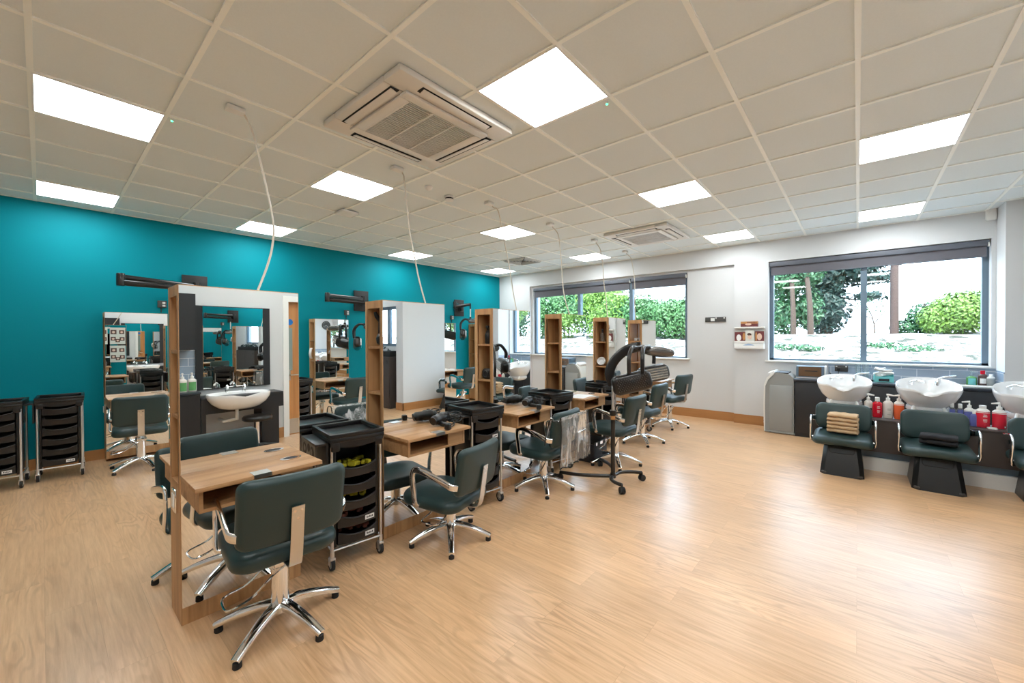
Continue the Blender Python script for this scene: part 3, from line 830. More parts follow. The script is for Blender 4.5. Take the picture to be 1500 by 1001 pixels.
# sky and sun
world = bpy.data.worlds.new('sky'); scene.world = world; world.use_nodes = True
nt = world.node_tree; bg = nt.nodes['Background']
sky = nt.nodes.new('ShaderNodeTexSky'); sky.sky_type = 'NISHITA'; sky.sun_disc = False
sky.sun_elevation = math.radians(48); sky.sun_rotation = math.radians(250); sky.air_density = 1.0; sky.dust_density = 3.0; sky.ozone_density = 1.0
mxs = nt.nodes.new('ShaderNodeMix'); mxs.data_type = 'RGBA'; mxs.inputs['Factor'].default_value = 0.75
mxs.inputs['B'].default_value = (3.3, 4.1, 5.1, 1)
nt.links.new(sky.outputs[0], mxs.inputs['A']); nt.links.new(mxs.outputs['Result'], bg.inputs['Color'])
bg.inputs['Strength'].default_value = 1.0
sun = bpy.data.lights.new('sun', 'SUN'); sun.energy = 4.5; sun.angle = math.radians(1.0); sun.color = (1, .95, .86)
so = bpy.data.objects.new('sun', sun); col.objects.link(so)
so.rotation_euler = Vector((0.55, 0.30, -0.78)).to_track_quat('-Z', 'Y').to_euler()
# ------------------------------------------------------------------ styling stations
SX0 = [0.445+1.137*k for k in range(6)]
SW, SY = .57, 2.685          # width, centre line in Y
HD = .115
def station_frame(dep, both=True, z0=0.0, H=1.715):
    h = dep/2; w = SW/2
    f = MB()
    f.box(-w, w, -h, h, z0, z0+.088)                         # plinth
    f.box(-w, w, -h, h, z0+H-.055, z0+H)                     # top
    f.box(-w+.001, w-.001, -h+.004, -h+.016, z0+.088, z0+H-.055)   # boards behind the mirrors
    f.box(-w+.001, w-.001, h-.016, h-.004, z0+.088, z0+H-.055)
    for sgn in (-1, 1):
        a, b = sorted((sgn*w, sgn*(w-.018)))
        f.box(a, b, -h, h, z0+.088, z0+.70)
        a, b = sorted((sgn*w, sgn*(w-.262)))
        f.box(a, b, -h+.0165, -h+.036, z0+.70, z0+H-.055)
        f.box(a, b, h-.036, h-.0165, z0+.70, z0+H-.055)
        a2, b2 = sorted((sgn*w, sgn*(w-.018)))
        f.box(a2, b2, -h, -h+.036, z0+.70, z0+H-.055); f.box(a2, b2, h-.036, h, z0+.70, z0+H-.055)
        f.box(*sorted((sgn*w, sgn*(w-.262))), -h+.036, h-.036, z0+.69, z0+.708)
    return f
def station(dep, back=True, z0=0.0, name='styling_station', label='x', loc=(0, 0, 0), group=None, H=1.715):
    t = thing(name, label, 'styling station', loc, 0, group)
    h = dep/2; w = SW/2
    station_frame(dep, True, z0, H).build('frame', M['wood_z'], t)
    MB().box(-.008, .008, -h+.0165, h-.0165, z0+.09, z0+H-.056).build('divider', M['wood_z'], t)
    for sgn in (-1, 1):
        for z in (1.04, 1.375):
            MB().box(*sorted((sgn*(w-.004), sgn*.01)), -h+.0365, h-.0365, z0+z-.009, z0+z+.009).build('shelf', M['wood_x'], t)
    for s in ((-1, 1) if back else (-1,)):
        y = s*h
        MB().box(-w+.003, w-.003, *sorted((y-s*.001, y+s*.003)), z0+.088, z0+H-.004).build('mirror', M['mirror'], t)
        m = MB()
        ya, yb = sorted((y+s*.0035, y+s*.305))
        m.box(-w, w, ya, yb, .742, .762, bev=.0015)
        d = m.build('desk', M['wood_x'], t)
        m = MB()
        y1, y2 = sorted((y+s*.0035, y+s*.275))
        m.box(-w+.02, -w+.036, y1, y2, .635, .7415).box(w-.056, w-.04, y1, y2, .635, .7415)
        m.box(-w+.036, w-.056, y1, y2, .635, .651)
        m.box(-w+.036, w-.056, *sorted((y+s*.0035, y+s*.012)), .651, .7415)
        sx = 1 if s < 0 else -1
        xa, xb = sorted((sx*(w-.056), sx*(w-.20)))
        xb2 = min(xb, w-.056); xa2 = max(xa, -w+.036)
        m.box(xa2, xb2, *sorted((y+s*.262, y+s*.272)), .651, .7415)
        m.build('cubby_box', M['wood_x'], d)
        m = MB().box(-.05, .03, *sorted((y+s*.235, y+s*.304)), .762, .7645).box(-.05, .03, *sorted((y+s*.303, y+s*.3065)), .745, .7645)
        m.build('metal_plate', M['steel'], d)
        hx = (w-.10)*sx
        MB().lathe([(.052, .762), (.055, .766), (.040, .766)], (hx, y+s*.13, 0), 24, False, False, 1.0, .62).build('dryer_ring', M['chrome'], d)
        MB().lathe([(.043, .7625), (.043, .7640)], (hx, y+s*.13, 0), 24, True, True, 1.0, .62).build('dryer_hole', M['black_matt'], d)
    s = MB().box(-w-.010, -w+.001, -.05, .038, .552, .668, bev=.004).build('socket_plate', M['chrome'], t)
    MB().box(-w-.013, -w-.009, -.03, .018, .575, .645).build('socket_insert', M['white_plastic'], s)
    return t
st0 = station(.23, True, 0, 'styling_station', 'nearest double-sided walnut styling station with empty shelf column', (SX0[0]+SW/2, SY, 0), 'row of double-sided styling stations')
SLAB = ['', 'second styling station in the row, black hair tools in its top niche', 'third styling station in the row, dark pouch and spray bottle in its niches', 'fourth styling station in the row, its mirror full of hedge', 'fifth styling station in the row, white bowl and spray bottle in its niches', 'last styling station in the row, right in front of the long window']
stations = [st0]
for k in range(1, 6):
    o = dup(st0, (SX0[k]+SW/2, SY, 0), 0, SLAB[k])
    stations.append(o)
stations[2].rotation_euler.z = .012
stations[3].rotation_euler.z = .024
stations[4].rotation_euler.z = .034
for c in list(stations[5].children):            # its shelf column is open right through
    if c.name.startswith('divider'):
        bpy.data.objects.remove(c)
# stations along the teal wall
WS = [(.487, 'walnut wall station at far left, behind the green chair by the teal wall'), (2.90, 'walnut wall station seen between the first and second styling stations'), (5.36, 'wall station seen between the second and third styling stations, left one'), (6.52, 'wall station in the teal corner, only its shelf side showing')]
wz = .03
w0 = station(.215, False, wz, 'wall_station', WS[0][1], (WS[0][0]+SW/2, YT-.112, 0), 'mirror stations along the teal wall', H=1.735)
w0.rotation_euler.z = -.006
for x, lab in WS[1:]:
    dup(w0, (x+SW/2, YT-.1085, 0), 0, lab)

# ------------------------------------------------------------------ salon chairs (facing +Y)
def chair(label, loc, rz, group, seat_z=.0):
    t = thing('salon_chair', label, 'chair', loc, rz, group)
    # five-star base
    for k in range(5):
        a = 2*PI*k/5+.06
        d = Vector((math.cos(a), math.sin(a), 0))
        P = bez([d*.025+Vector((0, 0, .105)), d*.09+Vector((0, 0, .100)), d*.19+Vector((0, 0, .075)), d*.292+Vector((0, 0, .036))], 4)
        n = len(P)
        leg = MB().tube(P, [.031-.011*q/(n-1) for q in range(n)], seg=14, flat=(.95, .72), up=(0, 0, 1)).build('base_leg', M['chrome'], t, sharp=1.0)
        MB().lathe([(.017, 0), (.019, .003), (.018, .026)], tuple(d*.278), 12).build('foot', M['rubber'], leg)
    MB().lathe([(.052, .075), (.056, .085), (.056, .108), (.047, .118)], seg=28).build('hub', M['chrome'], t)
    MB().lathe([(.041, .112), (.041, .30), (.045, .302), (.045, .345), (.040, .35)], seg=32).build('column', M['chrome'], t)
    MB().lathe([(.018, .33), (.018, .40)], seg=16).box(-.09, .09, -.10, .09, .385, .393).build('piston', M['chrome'], t)
    m = MB().box(-.035, .048, -.052, .052, .305, .345, bev=.008)
    m.cyl((.03, -.058, .318), (.03, .058, .318), .012)
    m.build('pump_head', M['chrome'], t)
    lp = bez([(.03, .05, .318), (-.05, .062, .285), (-.13, .065, .225), (-.21, .070, .205), (-.235, .045, .198), (-.235, -.045, .198), (-.21, -.07, .205), (-.13, -.065, .225), (-.05, -.062, .285), (.03, -.05, .318)], 5)
    MB().tube(lp, .0055, seg=8).build('pump_lever', M['chrome'], t)
    # seat
    MB().slab(.465, .49, .085, .10, .036, m=T(0, .04, .440) @ RX(PI/2+.02), bend=-.012, puff=.012).build('seat', M['green_vinyl'], t, sharp=1.2)
    MB().box(-.17, .17, -.15, .2, .386, .398).build('seat_pan', M['black_matt'], t)
    # backrest, leaning back and slightly wrapped
    bm_ = T(0, -.255, .672) @ RX(.165)
    MB().slab(.455, .320, .058, .045, .026, m=bm_ @ RZ(PI), bend=-.022, puff=.006).build('backrest', M['green_vinyl'], t, sharp=1.2)
    pl = MB()
    pts = [(-.307, .688), (-.296, .62), (-.281, .52), (-.262, .425), (-.230, .392), (-.12, .388)]
    P = bez([(0, y, z) for y, z in pts], 5)
    rings = []
    for q, p in enumerate(P):
        n = (P[min(q+1, len(P)-1)]-P[max(q-1, 0)]).normalized()
        nn = Vector((0, -n.z, n.y))
        rings.append([p+Vector((-.027, 0, 0))-nn*.003, p+Vector((.027, 0, 0))-nn*.003, p+Vector((.027, 0, 0))+nn*.003, p+Vector((-.027, 0, 0))+nn*.003])
    pl.rings(rings)
    b = pl.build('back_bracket', M['steel'], t, sharp=.8)
    sc = MB()
    for x, z in ((-.014, .668), (.014, .668), (0, .632)):
        sc.cyl((x, -.3145+(.70-z)*.16, z), (x, -.303+(.70-z)*.16, z), .006, seg=10)
    sc.build('screws', M['chrome'], b)
    for sx in (-1, 1):
        x = sx*.248
        P = bez([(x-sx*.03, .09, .412), (x, .10, .43), (x, .115, .51), (x, .128, .60), (x, .112, .655), (x, .06, .662), (x, -.05, .638), (x, -.16, .607), (x-sx*.004, -.20, .592), (x-sx*.03, -.232, .585)], 5)
        MB().tube(P, .025, seg=12, flat=(.9, .34), up=(sx, 0.001, 0.001)).build('armrest', M['chrome'], t, sharp=1.0)
    return t
def shift_seat(t, dz):
    for c in t.children:
        n = c.name.split('.')[0]
        if n in ('seat', 'seat_pan', 'backrest', 'back_bracket', 'armrest', 'piston'):
            c.location.z += dz
g1 = 'dark green salon chairs'
ch0 = chair('nearest dark green salon chair, at the first styling station', (.775, 2.215, 0), -.09, g1)
def put_chair(x, y, rz, dz, label):
    o = dup(ch0, (x, y, 0), rz, label)
    shift_seat(o, dz)
    return o
C2 = put_chair(1.905, 2.225, .20, -.115, 'lowered dark green chair facing the second styling station')
C3 = put_chair(3.13, 2.29, .06, -.06, 'green chair under a clear plastic cover, at the third styling station')
C4 = put_chair(4.25, 2.10, -.04, -.03, 'green chair right behind the pole of the standing hood dryer')
C5 = put_chair(5.37, 2.25, -.03, -.01, 'green chair half hidden behind the one by the hood dryer')
C6 = put_chair(6.58, 2.30, -.21, .025, 'raised green chair furthest away, beside the white wall')
B1 = put_chair(.70, 3.16, PI+.04, -.10, 'green chair on the far side of the first styling station')
B2 = put_chair(1.90, 3.25, PI-.05, 0, 'green chair in a crumpled plastic cover, behind the second styling station')
W1 = put_chair(.72, 6.12, -.1, 0, 'green chair at the wall station at far left')
W2 = put_chair(3.22, 6.20, .10, 0, 'green chair at the wall station behind the second styling station')
W3 = put_chair(5.68, 6.20, .05, .02, 'green chair at the wall station behind the third styling station')

# clear plastic covers pulled over two backrests
def cover(name, label, ch, drop, seed, back_only=False):
    t = thing(name, label, 'plastic cover', tuple(ch.location), ch.rotation_euler.z, 'clear covers over chair backs')
    dz = [c for c in ch.children if c.name.split('.')[0] == 'backrest'][0].location.z
    rnd = random.Random(seed)
    nx = 60; m = MB()
    ztop = .838+dz
    prof = [(-.335, .655-drop), (-.335, .70-drop), (-.345, .66), (-.338, .76), (-.336, .81), (-.318, ztop-.005), (-.295, ztop), (-.270, ztop-.006), (-.250, .79), (-.215, .70), (-.195, .60), (-.19, .55)]
    P = []
    prof = [(y, z+(dz if z < .83 and z > .5 else 0)) for y, z in prof]
    rows = bez([(0, y, z) for y, z in prof], 5)
    ph = [rnd.uniform(0, 6.28) for _ in range(6)]
    rings = []
    for p in rows:
        r = []
        drape = max(0, ztop-p.z)
        for i in range(nx+1):
            u = -1+2*i/nx
            fold = (math.sin(u*13+ph[0])+.7*math.sin(u*23+ph[1])+.5*math.sin(u*37+ph[2]+p.z*9))*.017*min(1, .12+drape*3.0)
            s = -1 if p.y < -.29 else 1
            x = u*(.253+.05*drape*(1 if s < 0 else .3))
            r.append(Vector((x, p.y+s*abs(fold)*.9+s*.006-.02*u*u*s*0+(-.022*u*u if s < 0 else -.0)*-1*0, p.z+.006*math.sin(u*17+ph[3])*min(1, drape*8))))
        rings.append(r)
    m.rings(rings, closed=False)
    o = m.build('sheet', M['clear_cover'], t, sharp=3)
    # dark bound hem
    hem = [rings[0][i] for i in range(nx+1)]
    MB().tube(hem, .0045, seg=6).tube([rings[k][0] for k in range(len(rings))], .004, seg=6).tube([rings[k][-1] for k in range(len(rings))], .004, seg=6).build('hem', M['black_matt'], t)
    return t
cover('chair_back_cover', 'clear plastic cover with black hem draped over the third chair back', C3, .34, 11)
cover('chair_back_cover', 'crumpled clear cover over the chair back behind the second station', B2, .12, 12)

# ------------------------------------------------------------------ trolleys (drawers face -Y)
def trolley(label, loc, rz, group, skip=(), labelled=(), fill=None, name='drawer_trolley'):
    t = thing(name, label, 'trolley', loc, rz, group)
    W, D = .155, .18
    for sx in (-1, 1):
        for sy in (-1, 1):
            MB().cyl((sx*W, sy*(D-.02), .10), (sx*W, sy*(D-.02), .80), .0095, seg=12).build('post', M['silver_tube'], t)
        MB().box(*sorted((sx*(W-.012), sx*(W-.030))), -D+.03, D-.03, .135, .80, bev=.004).build('side_panel', M['black_plastic'], t)
    MB().box(-W+.03, W-.03, D-.045, D-.035, .135, .80).build('back_panel', M['black_matt'], t)
    MB().tube([(-W, -D+.02, .125), (W, -D+.02, .125)], .006, seg=8).tube([(-W, D-.02, .125), (W, D-.02, .125)], .006, seg=8).tube([(-W, -D+.02, .125), (-W, D-.02, .125)], .006, seg=8).tube([(W, -D+.02, .125), (W, D-.02, .125)], .006, seg=8).build('bottom_rail', M['silver_tube'], t)
    # top tray
    m = MB()
    m.box(-W-.018, W+.018, -D-.01, D+.01, .795, .822, bev=.006)
    for b in ((-W-.018, W+.018, -D-.01, -D+.012), (-W-.018, W+.018, D-.012, D+.01), (-W-.018, -W+.004, -D+.012, D-.012), (W-.004, W+.018, -D+.012, D-.012)):
        m.box(*b, .822, .85, bev=.004)
    # front lip hanging as a shallow bow
    poly = [(-W-.012, .80), (W+.012, .80), (W+.012, .775)]+[(W*(1-2*k/10), .775-.022*math.sin(PI*k/10)) for k in range(11)]+[(-W-.012, .775)]
    m.prism(poly, -D-.006, -D+.006)
    m.build('top_tray', M['black_plastic'], t)
    for sx in (-1, 1):
        MB().box(*sorted((sx*(W+.005), sx*(W-.045))), -D-.008, -D+.04, .74, .80, bev=.008).build('corner_block', M['black_plastic'], t)
    # drawers
    for k in range(6):
        if k in skip: continue
        zb = .150+.104*(5-k)
        a = W-.034
        n = 14
        poly_lo = []
        m = MB()
        # bowed front with a scooped upper edge
        outer = []; inner = []
        rows = []
        for q in range(n+1):
            u = -1+2*q/n
            yb = -D+.016-.022*(1-u*u)
            zt = zb+.078-.024*(1-u*u)
            rows.append((u*a, yb, zt))
        R = []
        for x, y, zt in rows:
            R.append([Vector((x, y, zb)), Vector((x, y-.004, zt-.008)), Vector((x, y-.012, zt-.002)), Vector((x, y-.010, zt+.003)), Vector((x, y+.006, zt)), Vector((x, y+.006, zb))])
        m.rings(R)
        m.box(-a, -a+.004, -D+.014, D-.05, zb, zb+.06).box(a-.004, a, -D+.014, D-.05, zb, zb+.06).box(-a, a, -D+.014, D-.05, zb, zb+.004)
        d = m.build('drawer', M['drawer_plastic'], t, sharp=.7)
        if k in labelled:
            lb = MB()
            lb.box(a-.082, a-.020, -D+.003, -D+.0045, zb+.018, zb+.046, m=T(a-.05, -D+.004, 0) @ RZ(.12) @ T(-a+.05, D-.004, 0) @ T(0, -.0095, 0))
            lb2 = lb.build('drawer_label', M['label_white'], d)
            ik = MB()
            for q in range(5):
                ik.box(a-.072+.009*q, a-.066+.009*q, -D+.0015, -D+.0028, zb+.027, zb+.038-.004*(q % 2), m=T(a-.05, -D+.004, 0) @ RZ(.12) @ T(-a+.05, D-.004, 0) @ T(0, -.0095, 0))
            for v in ik.bm.verts: pass
            me = ik.build('label_print', M['ink'], d)
        if fill and k in fill:
            rnd = random.Random(k*7+3)
            fm = MB()
            for q in range(16):
                x = rnd.uniform(-a*.75, a*.75); y = rnd.uniform(-D+.06, .02)
                fm.box(x-.022, x+.022, y-.012, y+.012, zb+.045, zb+.062+rnd.random()*.012, bev=.005, m=T(x, y, 0) @ RZ(rnd.random()*3) @ T(-x, -y, 0))
            fm.build('drawer_contents', M[fill[k]], d)
    # swinging caddy with cut-out scrollwork on the left side
    m = MB()
    x = -W-.018
    m.box(x-.075, x, -D+.02, D-.02, .785, .80, bev=.003)
    m.box(x-.012, x, -D+.02, D-.02, .60, .795)
    c = m.build('side_caddy', M['black_plastic'], t)
    xx = x-.073
    ol = [(-D+.022, .79), (-D+.022, .66), (-D+.05, .615), (-D+.09, .60), (D-.09, .60), (D-.05, .615), (D-.022, .66), (D-.022, .79)]
    MB().rings([[Vector((xx, y, z)) for y, z in ol], [Vector((xx+.006, y, z)) for y, z in ol]]).build('pierced_plate', M['gunmetal'], t, sharp=.4)
    m = MB()
    def disc(yc, zc, r, q, sy=1.0):
        m.rings([[Vector((xx-q, yc+r*sy*math.cos(2*PI*k/20), zc+r*math.sin(2*PI*k/20))) for k in range(20)], [Vector((xx+.001, yc+r*sy*math.cos(2*PI*k/20), zc+r*math.sin(2*PI*k/20))) for k in range(20)]])
    for (yc, zc, r) in ((-.085, .735, .040), (.08, .735, .040), (-.012, .755, .026), (-.115, .665, .020), (.115, .665, .020)):
        disc(yc, zc, r, .0012)
    for (a0, a1, r, wd) in ((PI*1.08, PI*1.92, .105, .012), (PI*1.12, PI*1.88, .078, .009)):
        rings = []
        for k in range(15):
            a = a0+(a1-a0)*k/14
            hw = wd*math.sin(PI*k/14)+.001
            c_, s_ = math.cos(a), math.sin(a)
            rings.append([Vector((xx-.0012, c_*(r-hw), .735+s_*(r-hw)*1.05)), Vector((xx-.0012, c_*(r+hw), .735+s_*(r+hw)*1.05)), Vector((xx+.001, c_*(r+hw), .735+s_*(r+hw)*1.05)), Vector((xx+.001, c_*(r-hw), .735+s_*(r-hw)*1.05))])
        m.rings(rings)
    m.build('cut_outs', M['black_matt'], c)
    m = MB()
    for (yc, zc, r) in ((-.075, .74, .020), (.07, .74, .020)):
        disc(yc, zc, r, .0018)
    m.build('scrollwork', M['gunmetal'], c)
    for sx in (-1, 1):
        for sy in (-1, 1):
            bx, by = sx*W, sy*(D-.02)
            cst = MB().cyl((bx, by, .085), (bx, by, .125), .013, seg=12).box(bx-.016, bx+.016, by-.018, by+.026, .072, .086, bev=.003).box(bx-.017, bx-.013, by-.004, by+.028, .035, .076).box(bx+.013, bx+.017, by-.004, by+.028, .035, .076).build('caster', M['silver_tube'], t)
            MB().lathe([(.028, -.009), (.040, -.011), (.042, 0), (.040, .011), (.028, .009)], seg=24).build('tyre', M['rubber'], cst)
            MB().lathe([(.029, -.0095), (.031, 0), (.029, .0095)], seg=20).build('wheel_hub', M['grey_wheel'], cst)
            for o in (c for c in cst.children):
                o.location = (bx, by+.014, .042); o.rotation_euler = (0, PI/2, 0)
    return t
g2 = 'black drawer trolleys'
TF = trolley('open black drawer trolley with yellow bits in its drawers, between the first two styling stations', (1.335, 2.60, 0), -.14, g2, skip=(0,), labelled=(4, 5), fill={1: 'yellow', 3: 'yellow', 4: 'brown_bits', 5: 'brown_bits'})
TR = trolley('black drawer trolley between the second and third styling stations', (2.49, 2.56, 0), -.14, g2, labelled=(1,), skip=(2,))
dup(TR, (3.655, 2.58, 0), -.14, 'black drawer trolley between the third and fourth styling stations')
dup(TR, (4.83, 2.62, 0), -.10, 'black drawer trolley between the fourth and fifth styling stations')
dup(TR, (5.90, 2.58, 0), -.12, 'black drawer trolley before the last styling station, mostly hidden by chairs')
TB = trolley('black drawer trolley by the teal wall, left of the wall mirror', (.13, 6.43, 0), -.06, g2, labelled=(5,))
dup(TB, (-.275, 6.335, 0), -.10, 'black drawer trolley cut off by the left edge of the picture')
dup(TB, (1.31, 3.05, 0), PI-.05, 'black drawer trolley on the far side, behind the open one with yellow bits')
dup(TB, (2.50, 3.02, 0), PI, 'black drawer trolley on the far side, behind the second gap in the row')
dup(TB, (3.62, 3.04, 0), PI+.05, 'black drawer trolley on the far side, behind the third gap in the row')
dup(TB, (4.78, 3.06, 0), PI, 'black drawer trolley on the far side, behind the fourth gap in the row')
dup(TB, (2.46, 6.35, 0), 0.0, 'black drawer trolley by the teal wall, seen past the first mirror')
dup(TB, (4.60, 6.45, 0), 0.03, 'black drawer trolley by the teal wall, right of the second wall mirror')

# ------------------------------------------------------------------ hood dryers
def head(parent, loc, rz, prefix=''):
    Mx = T(*loc) @ RZ(rz)
    def pt(*p): return Mx @ Vector(p)
    hub = MB()
    hub.slab(.20, .11, .05, .05, .02, m=Mx @ T(.02, 0, -.01) @ RX(PI/2))
    hub.cyl(pt(0, 0, 0), pt(0, 0, .05), .022)
    hub.build('hub', M['gunmetal'], parent, sharp=1.0)
    # the two side panels: curved emitters, vented shell outside and reflector inside
    for nm, cx, cy, cz, tilt, yawp, s in (('a', -.115, -.16, -.325, -.09, .04, -1), ('b', .20, .17, -.27, -.05, -.12, 1)):
        mm = Mx @ T(cx, cy, cz) @ RZ(yawp) @ RY(tilt-.13)
        body = MB().slab(.37 if nm == 'a' else .31, .185 if nm == 'a' else .165, .10, .06, .035, m=mm, bend=.03*(-s) if False else .0, puff=.012).build('heater_panel', M['gunmetal'], parent, sharp=1.0)
        v = MB()
        for r in range(7):
            for c in range(13):
                x = -.145+.0225*c+(.011 if r % 2 else 0); z = -.05+.0165*r
                v.cyl(mm @ Vector((x, s*.052, z)), mm @ Vector((x, s*.0625-s*.0*x, z)), .0048, seg=6)
        v.build('vent_holes', M['wall_socket'], body)
        ib = MB().box(-.13, .13, *sorted((-s*.044, -s*.063)), -.060, .060, m=mm).build('reflector', M['heater_glass'], body)
        rb = MB()
        for c in range(5):
            rb.tube([mm @ Vector((-.125, -s*.066, -.05+.025*c)), mm @ Vector((.125, -s*.066, -.05+.025*c))], .003, seg=6)
        rb.build('heater_bars', M['steel'], body)
    tp = Mx @ T(.20, .03, -.045) @ RY(.10)
    MB().slab(.30, .17, .075, .07, .034, m=tp @ RX(PI/2), puff=.012).build('crown_panel', M['silver_grey'], parent, sharp=1.0)
    # looped arms to the side panels
    for (x0, y0, x1, y1, z1) in ((-.02, -.03, -.15, -.20, -.24), (.06, -.03, -.03, -.21, -.235), (.05, .03, .10, .20, -.17), (.10, .03, .22, .21, -.175)):
        P = bez([pt(x0, y0, -.01), pt((x0+x1)/2-.01, y0+(y1-y0)*.55, .0), pt(x1, y1, -.09), pt(x1, y1, z1)], 6)
        MB().tube(P, .019, seg=10).build('panel_arm', M['gunmetal'], parent, sharp=1.2)
UW = math.atan2(-math.cos(yaw), math.sin(yaw))      # direction the head reaches out in
hd = thing('standing_hood_dryer', 'black hood dryer on a wheeled pole in front of the chairs', 'hood dryer', (3.60, 1.80, 0))
for (dx, dy) in ((-.20, .48), (-.14, -.16), (.31, -.16), (.45, .38)):
    a = math.atan2(dy, dx); r = math.hypot(dx, dy); d = Vector((math.cos(a), math.sin(a), 0)); nrm = Vector((-d.y, d.x, 0))
    sg = 1 if (dx*dy < 0) else -1
    P = bez([d*.0+Vector((0, 0, .095)), d*(r*.35)+nrm*(.05*sg)+Vector((0, 0, .098)), d*(r*.7)+nrm*(.045*sg)+Vector((0, 0, .090)), d*r+Vector((0, 0, .082))], 6)
    lg = MB().tube(P, .017, seg=10).build('base_leg', M['gunmetal'], hd, sharp=1.2)
    cst = MB().cyl(tuple(d*r+Vector((0, 0, .05))), tuple(d*r+Vector((0, 0, .085))), .008, seg=10).build('caster_stem', M['black_matt'], lg)
    for s2 in (-.013, .013):
        w_ = MB().lathe([(.012, -.010), (.030, -.010), (.033, 0), (.030, .010), (.012, .010)], seg=18).build('wheel', M['rubber'], lg)
        w_.location = d*r+nrm*s2+Vector((0, 0, .033)); w_.rotation_euler = (PI/2, 0, a)
MB().lathe([(.028, .08), (.030, .11), (.022, .13)], seg=20).lathe([(.021, .10), (.021, .70)], seg=20).build('lower_pole', M['gunmetal'], hd)
MB().lathe([(.0215, .645), (.0218, .650), (.0218, .675), (.0215, .68)], seg=20, cap0=False, cap1=False).build('warning_sticker', M['tan_card'], hd)
MB().lathe([(.028, .685), (.031, .69), (.031, .73), (.026, .735)], seg=20).cyl((.02, -.02, .71), (.05, -.045, .71), .009).build('clamp', M['black_plastic'], hd)
MB().lathe([(.0145, .72), (.0145, 1.02)], seg=16).build('upper_pole', M['silver_tube'], hd)
ud = Vector((math.cos(UW), math.sin(UW), 0))
P = bez([Vector((0, 0, .98)), ud*-.03+Vector((0, 0, 1.10)), ud*.02+Vector((0, 0, 1.22)), ud*.13+Vector((0, 0, 1.315)), ud*.26+Vector((0, 0, 1.352))], 8)
MB().tube(P, .036, seg=12, flat=(1.3, .42), up=(math.sin(UW), -math.cos(UW), 0)).build('spine', M['gunmetal'], hd, sharp=1.0)
head(hd, tuple(ud*.25+Vector((0, 0, 1.345))), UW)

def wall_hood(label, mx, elbow, end, hoodz, rz, with_pole=True):
    t = thing('wall_hood_dryer', label, 'hood dryer', (mx, YT, 2.12), 0, 'hood dryers on folding arms on the teal wall')
    MB().box(-.14, .14, -.03, -.001, -.18, .19, bev=.006).box(-.05, .05, -.085, -.03, -.06, .075, bev=.01).build('mount_plate', M['black_matt'], t)
    MB().lathe([(.045, -.07), (.045, .085)], (0, -.10, 0), 20).build('pivot', M['gunmetal'], t)
    e = Vector(elbow)-Vector((mx, YT, 2.12)); n = Vector(end)-Vector((mx, YT, 2.12))
    def link_bar(a, b, nm, hh):
        MB().tube([a, a+(b-a)*.08, a+(b-a)*.92, b], [.030, .036, .030, .030], seg=12, flat=(.75, 1.0), up=(0, 0, 1)).build(nm, M['gunmetal'], t, sharp=1.0)
    link_bar(Vector((0, -.10, .03)), e+Vector((0, 0, .035)), 'inner_arm', .03)
    MB().lathe([(.036, -.075), (.04, -.06), (.04, .06), (.034, .075)], tuple(e), 20).build('elbow', M['gunmetal'], t)
    link_bar(e+Vector((0, 0, -.035)), n, 'outer_arm', .03)
    top = hoodz+.0-2.12
    MB().tube([n+Vector((0, 0, .02)), n+Vector((0, 0, -.10))], .016, seg=12).build('arm_tip', M['black_plastic'], t)
    MB().tube([n+Vector((0, 0, -.10)), Vector((n.x, n.y, top+.04))], .012, seg=12).build('drop_tube', M['white_plastic'], t)
    head(t, (n.x, n.y, top), rz)
    return t
wall_hood('wall hood dryer with its long folded arm showing above the far left wall mirror', 1.38, (.62, 6.62, 2.15), (1.38, 6.42, 2.08), 1.70, .3)
wall_hood('wall hood dryer hanging left of the second styling station', 3.82, (3.06, 6.60, 2.12), (3.60, 6.32, 2.04), 1.68, -2.09)
wall_hood('wall hood dryer hanging left of the third styling station', 6.21, (5.80, 6.58, 2.15), (5.97, 6.28, 2.16), 1.84, -2.3)
for x, lab in ((1.035, 'grey switched socket on the teal wall above the far left mirror'), (3.545, 'grey switched socket on the teal wall above the second wall mirror'), (5.994, 'grey switched socket on the teal wall above the third wall mirror')):
    t = thing('wall_socket', lab, 'socket', (x, YT, 1.90), 0, 'sockets on the teal wall')
    MB().box(-.045, .045, -.03, -.001, -.045, .045, bev=.006).build('plate', M['wall_socket'], t)
    MB().box(.0, .03, -.034, -.03, .002, .028).box(.0, .03, -.034, -.03, -.032, -.01).build('rocker', M['white_plastic'], t)
    MB().tube([(-.01, -.012, -.045), (-.01, -.012, -.11)], .006, seg=8).build('lead', M['black_matt'], t)

# ------------------------------------------------------------------ things on the stations
def hair_dryer(label, loc, rz, cat='hair dryer', group='hair dryers'):
    t = thing('hair_dryer', label, cat, loc, rz, group)
    m = MB().tube(bez([(-.09, 0, .045), (-.06, 0, .05), (0, 0, .052), (.06, 0, .052), (.10, 0, .05)], 4), [.030]*3+[.036]*5+[.043]*5+[.034]*3+[.030], seg=16)
    m.build('barrel', M['black_plastic'], t, sharp=1.0)
    MB().tube([(-.02, 0, .03), (-.03, -.05, .02), (-.04, -.12, .018)], [.02, .018, .015], seg=12).build('handle', M['black_plastic'], t, sharp=1.0)
    P = [(-.04, -.12, .018)]
    rnd = random.Random(sum(map(ord, label)))
    for k in range(46):
        a = k*.62
        P.append((.10+.055*math.cos(a)+.03*math.sin(k*.21), -.07+.045*math.sin(a), .012+.0016*k+.006*math.sin(k*1.7)))
    P += [(.02, -.12, .02), (-.06, -.145, .012), (-.10, -.15, .02)]
    MB().tube(bez(P, 3), .0042, seg=6).build('flex', M['black_matt'], t)
    MB().box(-.135, -.095, -.172, -.128, .002, .045, bev=.008).build('plug', M['black_plastic'], t)
    return t
